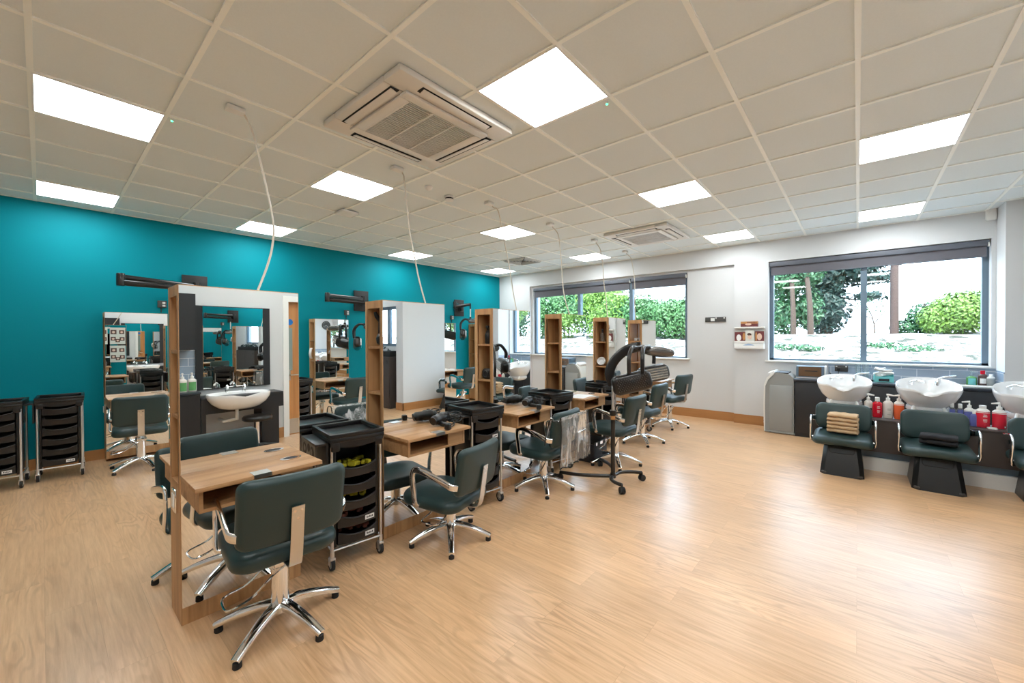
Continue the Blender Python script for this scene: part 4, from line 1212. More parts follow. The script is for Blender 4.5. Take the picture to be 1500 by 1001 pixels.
hair_dryer('black hair dryer with coiled flex on the second station desk', (SX0[1]+.43, 2.47, .763), .3)
hair_dryer('black hair dryer with coiled flex on the third station desk', (SX0[2]+.40, 2.47, .763), .35)
# niche contents
def niche(x, z): return (x+.07, SY, z)
def spray(label, loc, mat, group=None):
    t = thing('spray_bottle', label, 'spray bottle', loc, .4, group)
    MB().lathe([(.030, 0), (.034, .006), (.034, .09), (.022, .12), (.013, .128)], seg=20).build('bottle', mat, t, sharp=.9)
    MB().lathe([(.015, .126), (.015, .145)], seg=16).box(-.045, .02, -.012, .012, .144, .172, bev=.005).box(-.03, -.022, -.006, .006, .10, .146).build('trigger_head', M['black_plastic'], t)
    return t
spray('dark spray bottle in the top niche of the third station', niche(SX0[2], 1.385), M['black_plastic'])
spray('half clear spray bottle in the top niche of the fifth station', niche(SX0[4], 1.385), M['tumbler'])
t = thing('hair_tool', 'black hair dryer stood on end in the top niche of the second station', 'hair dryer', niche(SX0[1], 1.385), .2)
MB().tube([(.0, 0, .02), (0, 0, .2)], [.036, .026], seg=16).build('barrel', M['black_plastic'], t)
MB().tube([(0, .0, .17), (-.035, .02, .22), (-.04, .03, .25)], [.018, .016, .012], seg=10).build('handle', M['black_plastic'], t)
t = thing('diffuser_nozzle', 'round black diffuser nozzle at the front of the second station niche', 'hair dryer part', (SX0[1]+.055, SY-.035, 1.385), 0)
MB().lathe([(.02, 0), (.045, .02), (.05, .055), (.04, .085), (.022, .10)], seg=20).build('bowl', M['black_plastic'], t)
t = thing('pouch', 'black zipped pouch in the middle niche of the third station', 'pouch', niche(SX0[2], 1.05), 0)
MB().slab(.085, .10, .125, .035, .03, m=T(0, 0, .05), puff=.01).build('body', M['black_matt'], t, sharp=1.2)
MB().tube(arc((-.046, 0, .05), .03, 0, PI*2, 12, 'yz'), .003, seg=6).build('zip', M['wall_socket'], t)
t = thing('tint_bowl', 'white tint bowl tipped on its side in the fifth station niche', 'bowl', (SX0[4]+.07, SY+.01, 1.098), .3)
pr = [(.02, 0), (.035, .004), (.055, .05), (.058, .052), (.053, .052), (.032, .008), (.0, .006)]
bb = MB().lathe(pr[:-1], seg=24).build('shell', M['white_gloss'], t); bb.rotation_euler = (0, -1.15, 0)
t = thing('clip', 'small black clip in the top niche of the last station', 'hair clip', (SX0[5]+.05, SY-.03, 1.385), .5)
MB().box(-.03, .03, -.008, .008, 0, .02, bev=.004).tube([(-.03, 0, .02), (.0, 0, .035), (.035, 0, .02)], .006, seg=8).build('jaw', M['black_plastic'], t)
t = thing('folded_towel', 'small folded white towel in the top niche of the last station', 'towel', (SX0[5]+.17, SY, 1.385), 0)
for q in range(2):
    MB().slab(.16, .11, .022, .012, .010, m=T(0, 0, .012+.022*q) @ RX(PI/2), puff=.003).build('fold', M['label_white'], t)
t = thing('paper_sheet', 'white paper lying on the fourth station desk', 'paper', (SX0[3]+.19, 2.43, .7632), .12)
MB().box(-.15, .15, -.10, .10, 0, .0012).build('sheet', M['label_white'], t)
t = thing('loop_holder', 'white loop-shaped holder hooked on the side of the second wall station', 'holder', (2.895, YT-.11, 1.20), 0)
MB().tube(bez([(-.006, .0, .08), (-.03, -.03, .07), (-.045, -.04, .0), (-.03, -.02, -.06), (-.006, .0, -.08)], 5), .012, seg=8, flat=(1.6, .7)).build('loop', M['white_plastic'], t)
# black tool case on the floor by the fourth station
t = thing('tool_case', 'black tool case on the floor under the chair by the hood dryer', 'case', (4.24, 2.39, 0), .02)
MB().box(-.16, .16, -.115, .115, 0, .215, bev=.008).build('body', M['navy'], t)
MB().box(-.164, .164, -.119, .119, .215, .245, bev=.008).build('lid', M['black_plastic'], t)
MB().box(-.03, .03, -.124, -.116, .20, .235).box(-.13, -.10, -.124, -.116, .20, .235).box(.10, .13, -.124, -.116, .20, .235).build('latch', M['chrome'], t)
# style posters taped on the far mirror of the first station
for k, (px_, z0, z1) in enumerate(((.895, 1.355, 1.665), (.895, 1.015, 1.325), (.655, 1.355, 1.665))):
    t = thing('style_poster', ('upper right', 'lower right', 'upper left')[k]+' hairstyle poster on the first station, seen in the far left wall mirror', 'poster', (px_, SY+HD+.0045, (z0+z1)/2), PI, 'hairstyle posters')
    MB().box(-.105, .105, -.0012, 0, -(z1-z0)/2, (z1-z0)/2).build('sheet', M['poster'], t)
    for (x, z, r) in ((-.055, .07, .035), (.055, .07, .04), (-.06, -.06, .034), (0, -.09, .03), (.06, -.055, .034)):
        pp = MB().box(x-r, x+r, -.0018, -.0013, z-r, z+r).build('picture', M['hair_card'], t)
        MB().lathe([(.0, -.0006), (r*.55, -.0006), (r*.55, .0)][1:], seg=16).build('face', M['skin_card'], pp)
        for o in pp.children:
            o.location = (x, -.0020, z); o.rotation_euler = (PI/2, 0, 0)
# ------------------------------------------------------------------ backwash units (sitter faces -X)
def wash(label, yc, rz=0):
    t = thing('backwash_unit', label, 'wash unit', (5.55, yc, 0), rz, 'backwash chairs with basins')
    # moulded pedestal: wide foot leaning in to the top
    m = MB()
    def ring(x0, x1, hw, z, ch=.035):
        return [Vector(p) for p in ((x0, -hw+ch, z), (x0+.0, hw-ch, z), (x0+ch*1.2, hw, z), (x1, hw, z), (x1, -hw, z), (x0+ch*1.2, -hw, z))]
    m.rings([ring(-.215, .24, .178, 0), ring(-.212, .24, .178, .012), ring(-.115, .20, .150, .29), ring(-.10, .20, .147, .305)])
    o = m.build('pedestal', M['black_plastic'], t, sharp=.4)
    f = MB()
    pts = [(-.10, .235), (-.088, .222), (.088, .222), (.10, .235), (.10, .262), (.088, .272), (-.088, .272), (-.10, .262)]
    P = [(-.215+.1*(z/.29)-.002, y, z) for y, z in pts]
    f.tube(P, .004, seg=6, loop=True)
    f.build('pedestal_rib', M['black_matt'], o)
    b2 = MB()
    for y in (-.145, .145):
        b2.box(-.214, -.19, y-.02, y+.02, .012, .03, bev=.004)
    b2.build('fixing_cap', M['wall_socket'], o)
    MB().box(-.10, .18, -.13, .13, .30, .335).build('seat_frame', M['black_matt'], t)
    MB().slab(.49, .52, .085, .09, .036, m=T(.0, 0, .372) @ RZ(PI/2) @ RX(PI/2-.05), puff=.010, bend=-.02).build('seat', M['green_vinyl'], t, sharp=1.2)
    MB().slab(.475, .285, .075, .07, .032, m=T(.185, 0, .555) @ RZ(PI/2) @ RX(.20), puff=.01, bend=.03).build('backrest', M['green_vinyl'], t, sharp=1.2)
    for sy in (-1, 1):
        y = sy*.262
        P = bez([(-.06, y-sy*.03, .335), (-.09, y, .345), (-.105, y, .42), (-.115, y, .50), (-.10, y, .548), (-.04, y, .556), (.06, y, .535), (.15, y, .525), (.19, y-sy*.03, .52)], 5)
        MB().tube(P, .031, seg=12, flat=(.95, .30), up=(0.001, sy, 0.001)).build('armrest', M['chrome'], t, sharp=1.0)
    # ceramic bowl, tilting up to the back
    n = 56
    def rim(s, dz, zo=None, inner=0):
        r = []
        for k in range(n):
            a = 2*PI*k/n
            c, sn = math.cos(a), math.sin(a)
            ex = 2.6
            x = math.copysign(abs(c)**(2/ex), c)*.25*s
            y = math.copysign(abs(sn)**(2/ex), sn)*.253*s*(1-.12*max(0, c))
            z = .865+.11*((x/.25/s+1)/2)**1.2*1.0
            # neck notch at the sitter's side, a small lip on both shoulders
            fr = max(0, -c)
            notch = math.exp(-(y/.075)**2)*fr**2*.036
            lip = math.exp(-((abs(y)-.15)/.06)**2)*fr**2*.018
            z += -notch+lip
            if notch > 0: x -= notch*.35
            r.append((x, y, z+dz))
        return r
    cx = .62
    def low(fx, fy, z, ox=0):
        return [Vector((cx+ox+.25*fx*math.copysign(abs(math.cos(2*PI*k/n))**.9, math.cos(2*PI*k/n)), .253*fy*math.copysign(abs(math.sin(2*PI*k/n))**.9, math.sin(2*PI*k/n)), z)) for k in range(n)]
    outer = [Vector((cx+x, y, z)) for x, y, z in rim(1.0, -.012)]
    top = [Vector((cx+x, y, z)) for x, y, z in rim(.985, .004)]
    ins = [Vector((cx+x, y, z)) for x, y, z in rim(.94, -.002)]
    def mix(a, b, f): return [p*(1-f)+q*f for p, q in zip(a, b)]
    bot = low(.50, .42, .665, .03)
    body = [bot, mix(low(.62, .56, .68, .03), outer, .05), mix(low(.80, .78, .725, .02), outer, .22), mix(low(.92, .92, .79, .01), outer, .45), mix(low(.98, .99, .84), outer, .8), outer, top, ins,
            mix(ins, low(.80, .80, .80), .35), mix(ins, low(.70, .68, .75, .02), .65), mix(low(.6, .55, .74, .02), ins, .12), low(.30, .28, .735, .02)]
    o = MB().rings(body).build('basin', M['white_gloss'], t, sharp=1.3)
    MB().lathe([(.05, .60), (.13, .62), (.17, .655), (.165, .69)], (cx+.02, 0, 0), 28).build('basin_neck', M['white_gloss'], t, sharp=1.2)
    MB().lathe([(.035, .746), (.03, .75), (.012, .747)], (cx+.02, 0, 0), 20).build('drain', M['steel'], o)
    # mixer and spray on the back deck
    fz = .935
    tp = MB().lathe([(.026, fz-.03), (.026, fz+.03), (.020, fz+.04)], (cx+.15, -.09, 0), 20)
    tp.tube(bez([(cx+.15, -.09, fz+.035), (cx+.18, -.14, fz+.06), (cx+.17, -.23, fz+.075)], 5), .009, seg=10)
    tp.build('mixer_tap', M['chrome'], o)
    sp = MB().lathe([(.022, fz-.03), (.024, fz-.01), (.018, fz)], (cx+.13, .12, 0), 18)
    sp.tube(bez([(cx+.13, .12, fz-.005), (cx+.10, .08, fz+.012), (cx+.06, .02, fz+.004)], 5), [.011]*5+[.013]*5+[.018], seg=10)
    sp.build('spray_head', M['chrome'], o)
    for sy in (-1, 1):
        MB().cyl((cx-.15, sy*.13, .64), (cx-.07, sy*.10, .70), .014, .018, seg=10).build('bracket', M['white_plastic'], t)
    return t
wash('backwash chair with the pile of beige towels, nearest the corner of the counter', .122)
wash('backwash chair with two charcoal towels on its seat', -.570)
wash('backwash chair cut off by the right edge of the picture', -1.275)
# bench running behind the chairs
t = thing('bottle_bench', 'long low taupe bench between the wash chairs carrying shampoo bottles', 'bench', (5.98, -.55, 0))
MB().box(-.18, .15, -1.0, .62, .205, .535).build('body', M['taupe'], t)
MB().box(-.19, .16, -1.0, .625, .535, .553, bev=.003).build('top', M['taupe'], t)
MB().box(-.13, .12, -.98, .60, .135, .205).build('recess', M['blue_grey_frame'], t)
MB().box(-.18, .13, -1.0, .61, .0, .135).build('plinth', M['white_plastic'], t)
BZ = .554
def bottle(label, y, x, kind, mat, h=.20, r=.038, z=BZ, name='shampoo_bottle', grp=None, cap='pump', capmat='white_plastic', lab=None, oval=.72):
    t = thing(name, label, 'bottle', (x, y, z), 0, grp)
    MB().lathe([(r*.9, 0), (r, .006), (r, h*.78), (r*.96, h*.84), (r*.55, h*.93), (r*.34, h*.95), (r*.34, h)], seg=24, sx=oval, sy=1.0).build('bottle', mat, t, sharp=.9)
    if cap == 'pump':
        m = MB().lathe([(r*.42, h*.96), (r*.42, h+.018), (r*.18, h+.02), (r*.14, h+.045)], seg=16)
        m.tube([(0, .012, h+.05), (0, -.005, h+.052), (0, -.05, h+.044)], [.011, .011, .006], seg=10)
        m.build('pump', M[capmat], t)
    elif cap == 'flip':
        MB().lathe([(r*.5, h*.94), (r*.5, h+.03), (r*.42, h+.034)], seg=18).build('cap', M[capmat], t)
    elif cap == 'shoulder':
        MB().lathe([(r*1.01, h*.74), (r*.97, h*.85), (r*.58, h*.94)], seg=24, cap0=False, cap1=False, sx=oval).lathe([(r*.5, h*.94), (r*.5, h+.02)], seg=18).build('cap', M[capmat], t)
    elif cap == 'shoulder_pump':
        MB().lathe([(r*1.01, h*.74), (r*.97, h*.85), (r*.58, h*.94)], seg=24, cap0=False, cap1=False, sx=oval).build('shoulder', M[capmat], t)
        m = MB().lathe([(r*.42, h*.94), (r*.42, h+.018), (r*.18, h+.02), (r*.14, h+.045)], seg=16)
        m.tube([(0, .012, h+.05), (0, -.005, h+.052), (0, .05, h+.044)], [.011, .011, .006], seg=10)
        m.build('pump', M[capmat], t)
    if lab:
        lm, rows = lab
        for (yy, z0, z1, hw) in rows:
            m = MB()
            zz0, zz1 = h*z0, h*z1
            seg = [Vector((-oval*r*1.012*math.cos(q), -math.sin(q)*r*1.012, 0)) for q in [((yy-hw)+(2*hw)*k/6) for k in range(7)]]
            m.rings([[p+Vector((0, 0, zz0)) for p in seg], [p+Vector((0, 0, zz1)) for p in seg]], closed=False)
            m.build('printed_lettering', M[lm], t)
    return t
PR = [(.25, .62, .66, .25), (.25, .54, .57, .3), (.25, .40, .42, .3), (.25, .34, .36, .3), (.25, .28, .30, .25)]
gb = 'wash products on the bench'
bottle('grey and white pump bottle tucked beside the first basin', -.092, 5.98, 0, M['cream_bottle'], .19, .036, grp=gb, lab=('charcoal', [(0, .05, .5, .9)]))
bottle('deep red bottle with white cap, leftmost on the bench', -.166, 5.96, 0, M['red_bottle'], .185, .040, cap='flip', grp=gb, lab=('label_white', PR))
bottle('cream pump bottle beside the deep red bottle', -.252, 5.97, 0, M['cream_bottle'], .20, .041, grp=gb, lab=('wall_socket', [(.2, .5, .52, .35), (.2, .44, .455, .35), (.2, .2, .21, .35)]))
bottle('orange pump bottle with a white shoulder beside the cream bottle', -.338, 5.97, 0, M['orange_bottle'], .20, .041, cap='shoulder_pump', capmat='cream_bottle', grp=gb)
bottle('small clear bottle with a violet oval, left one of the pair by the second basin', -.735, 6.06, 0, M['tumbler'], .165, .030, cap='flip', grp=gb, lab=('clear_purple', [(0, .45, .85, .7)]))
bottle('small clear bottle with a violet oval, right one of the pair by the second basin', -.790, 6.05, 0, M['tumbler'], .165, .030, cap='flip', grp=gb, lab=('clear_purple', [(0, .45, .85, .7)]))
bottle('clear pump bottle of violet shampoo behind the red ones', -.845, 6.0, 0, M['clear_purple'], .18, .036, grp=gb, cap='shoulder_pump')
bottle('short violet shampoo bottle pressed against the crimson bottle', -.872, 5.95, 0, M['clear_purple'], .13, .028, cap='flip', grp=gb)
bottle('crimson bottle with white shoulder and plain cap', -.925, 5.95, 0, M['crimson_bottle'], .19, .048, cap='shoulder', grp=gb, lab=('label_white', PR))
bottle('crimson pump bottle, rightmost on the bench', -1.030, 5.95, 0, M['crimson_bottle'], .19, .046, cap='shoulder_pump', grp=gb, lab=('label_white', [(.8, .06, .14, .15)]))
t = thing('soap_dish', 'small white rectangular dish between the two crimson bottles', 'dish', (5.88, -.975, BZ), 0)
MB().box(-.03, .03, -.03, .03, 0, .004).box(-.03, .03, -.03, -.026, .004, .012).box(-.03, .03, .026, .03, .004, .012).box(-.03, -.026, -.03, .03, .004, .012).box(.026, .03, -.03, .03, .004, .012).build('tray', M['white_plastic'], t)

# folded towels
def towel(name, label, x, y, z, w, d, h, mat, rz, grp, seed):
    t = thing(name, label, 'towel', (x, y, z), rz, grp)
    rnd = random.Random(seed)
    m = MB()
    # cloth folded over: U-shaped profile swept along Y
    prof = []
    r = h/4
    top = bez([(d/2, 0, h*.52), (d/4, 0, h*.985), (0, 0, h), (-d/2+r*2, 0, h*.96), (-d/2, 0, h*.5), (-d/2+r*2, 0, h*.04), (0, 0, 0), (d/2-r, 0, h*.02)], 5)
    ph = rnd.random()*6
    rings = []
    N = 16
    for k in range(N+1):
        u = -1+2*k/N
        e = 1-.03*abs(u)**6
        rings.append([Vector((p.x*e+.004*math.sin(u*5+ph), u*w/2+.003*math.sin(p.z*60+ph), max(0, p.z*(1-.10*abs(u)**4)+.002*math.sin(u*9+ph+p.x*20)))) for p in top])
    m.rings(rings)
    m.build('cloth', mat, t, sharp=1.3)
    return t
ordn = ['bottom', 'second from bottom', 'middle', 'second from top', 'top']
for k in range(5):
    towel('folded_towel', 'beige folded towel, '+ordn[k]+' of the pile on the first wash chair', 5.50, .115, .430+.040*k, .245-.006*(k == 4), .20, .041, M['beige_towel'], -.10+.015*((k*7) % 3), 'pile of beige towels', k)
for k in range(2):
    towel('folded_towel', ('lower' if k == 0 else 'upper')+' charcoal folded towel on the second wash chair', 5.47, -.58, .432+.043*k, .245, .22, .044, M['dark_towel'], -.16+.04*k, 'charcoal towels', 20+k)

# ------------------------------------------------------------------ counter below the window
CT = .83
def cabinet(label, y0, y1):
    t = thing('base_cabinet', label, 'cabinet', (7.34, (y0+y1)/2, 0), 0, 'charcoal cabinets under the worktop')
    h = (y1-y0)/2
    MB().box(-.235, .25, -h+.001, h-.001, .0, CT-.032).build('carcass', M['charcoal'], t)
    d = MB().box(-.254, -.236, -h+.003, h-.003, .06, CT-.045, bev=.002).build('door', M['charcoal'], t)
    MB().tube([(-.256, -h+.05, CT-.06), (-.262, -h+.05, CT-.066), (-.256, -h+.05, CT-.16)], .004, seg=6).build('handle', M['steel'], d)
    return t
cabinet('charcoal cabinet at the left end of the window counter, beside the portable air conditioner', .19, .69)
cabinet('charcoal cabinet in the middle of the window counter', -.45, .19)
cabinet('charcoal cabinet at the right end of the window counter', -1.27, -.45)
tag(MB().box(7.075, XW-.002, -1.275, .70, CT-.031, CT, bev=.003).build('worktop', M['charcoal_top']), 'dark grey worktop running under the washbasin window', 'worktop')
t = thing('countertop_appliance', 'squat dark appliance with a brown glass door on the counter', 'appliance', (7.44, .53, CT+.001))
MB().box(-.12, .12, -.165, .165, .012, .175, bev=.006).build('casing', M['blue_grey_frame'], t)
d = MB().box(-.128, -.118, -.135, .135, .028, .165).build('door', simple('brown_glass_door', srgb(112, 82, 56), .15, coat=.5), t)
MB().box(-.136, -.128, -.09, .06, .10, .112, bev=.003).build('handle', M['black_plastic'], d)
MB().box(-.125, .12, -.17, .17, 0, .012).box(-.125, .12, -.185, -.168, 0, .18, bev=.003).build('stand', M['white_plastic'], t)
t = thing('twin_socket', 'dark twin socket with a plugged lead on the grey tiles', 'socket', (XW-.008, .18, .975))
MB().box(-.012, 0, -.075, .075, -.045, .045, bev=.003).build('plate', M['wall_socket'], t)
MB().box(-.016, -.012, -.065, -.045, .02, .036).box(-.016, -.012, .045, .065, .02, .036).build('rocker', M['white_plastic'], t)
MB().box(-.05, -.012, .005, .05, -.035, .01, bev=.006).tube(bez([(-.04, .03, -.03), (-.06, .04, -.10), (-.08, .10, -.135), (-.06, .13, -.06)], 6), .005, seg=8).build('plug', M['black_plastic'], t)
for k, (y, lab) in enumerate(((-.005, 'tall clear tumbler, left of the two on the counter'), (-.085, 'tall clear tumbler, right of the two on the counter'))):
    t = thing('tumbler', lab, 'tumbler', (7.46, y, CT+.001), 0, 'clear tumblers on the counter')
    MB().lathe([(.030, .004), (.036, .22), (.034, .22), (.029, .01)], seg=24).build('glass', M['tumbler'], t, sharp=.9)
    MB().lathe([(.0305, 0), (.031, .006)], seg=24).build('base', M['tumbler'], t)
t = thing('black_tray', 'small black dish beside the tumblers on the counter', 'dish', (7.38, -.115, CT+.001))
MB().lathe([(.045, 0), (.055, .014), (.05, .014), (.042, .004)], seg=20).build('dish', M['black_plastic'], t)
t = thing('glove_box', 'turquoise open glove box stuffed with white gloves', 'box', (7.33, -.262, CT+.001), .12)
MB().box(-.06, .06, -.095, .095, 0, .055).box(-.06, -.055, -.095, .095, .055, .075).box(.055, .06, -.095, .095, .055, .12).box(-.06, .06, -.095, -.09, .055, .10).box(-.06, .06, .09, .095, .055, .10).build('carton', M['turquoise'], t)
MB().box(-.0625, -.060, -.05, .055, .012, .045).build('print_panel', M['charcoal'], t)
m = MB(); rr = random.Random(2)
for q in range(9):
    m.slab(.11, .06, .025, .02, .011, m=T(rr.uniform(-.02, .02), rr.uniform(-.05, .05), .08+.011*q) @ RZ(rr.uniform(-.6, .6)+PI/2) @ RX(PI/2+rr.uniform(-.35, .35)), puff=.006, bend=rr.uniform(-.02, .02))
m.build('gloves', M['label_white'], t, sharp=1.3)
gs = 'soap bottles at the end of the counter'
bottle('green washing-up liquid bottle with pale green label on the counter', -1.065, 7.44, 0, M['green_soap'], .12, .045, CT+.001, 'soap_bottle', gs, 'pump', 'tumbler', lab=('turquoise', [(0, .1, .75, .75)]))
bottle('smoky soap bottle with red cap and white label on the counter', -1.155, 7.44, 0, M['amber_liquid'], .155, .040, CT+.001, 'soap_bottle', gs, 'flip', 'red_bottle', lab=('label_white', [(0, .2, .6, .7)]))
bottle('grey spray-topped bottle with white head at the counter end', -1.215, 7.40, 0, M['grey_panel'], .13, .034, CT+.001, 'soap_bottle', gs, 'shoulder', 'white_plastic')
t = thing('draining_tray', 'shallow white tray on the counter in front of the soap bottles', 'tray', (7.25, -1.09, CT+.001))
MB().box(-.10, .10, -.16, .16, 0, .006, bev=.002).box(-.10, .10, -.16, -.155, .006, .014).box(-.10, .10, .155, .16, .006, .014).box(-.10, -.095, -.155, .155, .006, .014).box(.095, .10, -.155, .155, .006, .014).build('tray', M['white_plastic'], t)

# ------------------------------------------------------------------ portable air conditioners (front faces -Y)
def portable_ac(label, loc, rz):
    t = thing('portable_air_conditioner', label, 'air conditioner', loc, rz)
    W, D, Hh = .20, .18, .80
    # side profile in Y-Z, front at -Y
    prof = [(-D, .02), (-D-.006, .40), (-D, .70), (-D+.03, .80), (-D+.09, .875), (-D+.16, .905), (D-.06, .89), (D-.01, .84), (D, .76), (D, .02)]
    A = [Vector((-W, y, z)) for y, z in prof]; B = [Vector((W, y, z)) for y, z in prof]
    MB().rings([[p+Vector((.012, 0, 0)) for p in A], [p-Vector((.012, 0, 0)) for p in B]]).build('body', M['grey_panel'], t, sharp=.5)
    fr = [(-D-.012, .02), (-D-.022, .40), (-D-.014, .72), (-D+.022, .825), (-D+.08, .888), (-D+.12, .905), (-D+.115, .885), (-D+.04, .80), (-D+.004, .70), (-D-.002, .40), (-D+.002, .02)]
    MB().rings([[Vector((-W, y, z)) for y, z in fr], [Vector((W, y, z)) for y, z in fr]]).build('front_shell', M['white_plastic'], t, sharp=.5)
    g = MB()
    for k in range(8):
        z = .42-.04*k
        g.box(-W+.05, W-.05, -D-.026, -D-.012, z, z+.010)
    g.build('front_slats', M['white_plastic'], t)
    for sx in (-1, 1):
        MB().box(*sorted((sx*(W-.013), sx*(W+.001))), -D+.06, D-.02, .06, .72, bev=.004).build('side_panel', M['grey_panel'], t)
    MB().box(-W+.03, W-.03, -.04, .11, .893, .915, bev=.008).build('control_panel', M['charcoal'], t)
    MB().slab(.34, .10, .05, .03, .02, m=T(0, -.10, .90) @ RX(PI/2+.45), puff=.006).build('top_louvre', M['white_gloss'], t, sharp=1.0)
    for sx in (-1, 1):
        for y in (-.12, .12):
            w_ = MB().lathe([(.02, -.012), (.025, 0), (.02, .012)], seg=16).build('wheel', M['rubber'], t)
            w_.location = (sx*.15, y, .025); w_.rotation_euler = (0, PI/2, 0)
    MB().box(-W, W, -D-.01, D+.01, .012, .03, bev=.004).build('base', M['grey_panel'], t)
    return t
pb = portable_ac('grey and white portable air conditioner at the left end of the counter', (7.30, .88, 0), PI)

# ------------------------------------------------------------------ on the white window wall
t = thing('socket_strip', 'dark grey strip of sockets on the white wall left of the leaflet rack', 'socket', (XR, 1.885, 1.745))
MB().box(-.018, 0, -.165, .165, -.042, .042, bev=.003).build('plate', M['wall_socket'], t)
MB().box(-.024, -.018, .01, .075, -.027, .027, bev=.003).build('data_outlet', M['label_white'], t)
MB().box(-.024, -.018, -.02, -.003, .014, .034).box(-.024, -.018, -.15, -.13, .014, .034).build('switch', M['white_plastic'], t)
t = thing('leaflet_rack', 'white wall rack of cards with a drawer, left of the washbasin window', 'rack', (XW, 1.345, 1.245))
MB().box(-.015, -.001, -.215, .215, 0, .36).build('back', M['white_plastic'], t)
MB().box(-.10, -.001, -.215, .215, .335, .36, bev=.003).build('top_shelf', M['white_plastic'], t)
MB().box(-.11, -.001, -.215, .215, .095, .11, bev=.003).box(-.11, -.10, -.215, .215, .11, .128).build('card_ledge', M['white_plastic'], t)
d = MB().box(-.12, -.001, -.21, .21, .0, .088, bev=.004).box(-.124, -.12, -.20, .20, .0, .05, bev=.002).build('drawer', M['white_plastic'], t)
P = [(-.085+.17*k/10, .055+.028*math.sin(PI*k/10)) for k in range(11)]
MB().rings([[Vector((-.1235, y, z)) for y, z in P], [Vector((-.1205, y, z)) for y, z in P]]).build('finger_pull', M['splash'] if False else simple('pale_blue_print', srgb(150, 176, 208), .4), d)
def card(label, y, z, w, h, bgm, parts, name='card', x=-.075):
    t = thing(name, label, 'card', (XW+x, y, z), 0, 'cards in the leaflet rack')
    b = MB().box(-.004, .004, -w/2, w/2, 0, h).build('card', M[bgm], t)
    for nm, mat, cy, cz, ry, rz_ in parts:
        o = MB().lathe([(1, 0), (1, .0016)], seg=22, sx=ry, sy=rz_).build(nm, M[mat], b)
        o.location = (-.0042, cy, cz); o.rotation_euler = (0, -PI/2, PI/2) if False else (0, -PI/2, 0)
        o.scale = (rz_/ry if False else 1, 1, 1)
    return t
card('maroon card with a white figure, left in the rack', 1.475, 1.357, .165, .165, 'maroon_card', [('figure', 'label_white', .02, .07, .055, .035), ('backdrop', 'tan_card', -.055, .09, .06, .02)])
card('white card with a dark-haired portrait, centre of the rack', 1.335, 1.357, .125, .185, 'poster', [('portrait', 'skin_card', 0, .085, .045, .032), ('hair', 'hair_card', .005, .125, .02, .03)], x=-.088)
card('maroon card with a pale oval, right in the rack', 1.20, 1.357, .125, .175, 'maroon_card', [('oval', 'skin_card', .0, .085, .055, .035), ('band', 'tan_card', .045, .09, .07, .012)])
t = thing('leaflet_box', 'small maroon and tan box on top of the rack', 'box', (XW-.06, 1.345, 1.606))
MB().box(-.035, .035, -.12, .12, 0, .05).build('lower_box', M['maroon_card'], t)
MB().box(-.035, .035, -.12, .12, .05, .085).build('upper_box', M['tan_card'], t)
o = MB().lathe([(1, 0), (1, .001)], seg=22, sx=.018, sy=.045).build('oval_mark', M['skin_card'], t); o.location = (-.0355, .01, .04); o.rotation_euler = (0, -PI/2, 0)
m = MB()
for k in range(7): m.box(-.0365, -.035, -.105+.02*k, -.092+.02*k, .062, .078)
m.build('lettering', M['maroon_card'], t)

# ------------------------------------------------------------------ near wall, seen in the mirrors
t = thing('handbasin_unit', 'black counter with framed mirror against the near wall, seen mirrored', 'vanity unit', (1.70, YN, 0))
def L(x): return x-1.70
MB().box(L(1.27), L(2.12), .001, .03, .79, 1.87).build('mirror_frame', M['charcoal'], t)
MB().box(L(1.345), L(2.03), .03, .034, .80, 1.86).build('mirror', M['mirror'], t)
MB().box(L(1.25), L(2.17), .03, .37, .685, .72, bev=.003).box(L(1.25), L(2.17), .34, .37, .52, .69).build('counter', M['charcoal'], t)
MB().box(L(1.905), L(2.115), .05, .36, 0, .53).build('side_leg', M['charcoal'], t)
MB().box(L(1.25), L(1.30), .03, .36, 0, .69).build('inner_leg', M['charcoal'], t)
# white half-round washbasin
n = 44
def rr(s, z, yo=0, p=2.4):
    out = []
    for k in range(n):
        a = 2*PI*k/n
        c, sn = math.cos(a), math.sin(a)
        x = math.copysign(abs(c)**(2/p), c)*.345*s; y = math.copysign(abs(sn)**(2/p), sn)*.24*s
        zz = z-(.03*math.exp(-(x/.09)**2)*max(0, sn)**2 if yo == 0 else 0)
        out.append(Vector((L(1.64)+x, .40+y, zz)))
    return out
b = thing('handbasin', 'white half-round handbasin on the black counter, seen mirrored', 'basin', (1.70, YN, 0))
MB().rings([rr(.45, .56, 1), rr(.66, .585, 1), rr(.86, .64, 1), rr(.97, .70, 1), rr(1, .745), rr(.985, .757), rr(.93, .752), rr(.80, .70, 1), rr(.55, .655, 1), rr(.2, .645, 1)]).build('bowl', M['white_gloss'], b, sharp=1.3)
m = MB()
for x, hh in ((1.55, .10), (1.74, .085)):
    m.lathe([(.022, .75), (.022, .78), (.016, .78+hh*.5)], (L(x), .23, 0), 16)
    m.tube(bez([(L(x), .23, .80), (L(x)-.01, .27, .845), (L(x)-.02, .34, .815)], 5), .012, seg=10)
m.build('taps', M['chrome'], b)
MB().tube([(L(1.62), .36, .56), (L(1.62), .36, .42), (L(1.50), .30, .40), (L(1.50), .1, .40)], .022, seg=12).build('waste_pipe', M['white_plastic'], b)
t = thing('tall_base_cupboard', 'black cupboard left of the handbasin, seen mirrored', 'cupboard', (.90, YN, 0))
MB().box(-.34, .345, .001, .36, 0, .775).build('carcass', M['charcoal'], t)
MB().box(-.335, .0, .36, .378, .05, .765).box(.004, .34, .36, .378, .05, .765).build('door', M['charcoal'], t)
tag(MB().box(.55, 1.249, YN+.001, YN+.385, .777, .80, bev=.002).build('cupboard_top', M['charcoal_top']), 'dark worktop over the cupboard by the handbasin', 'worktop')
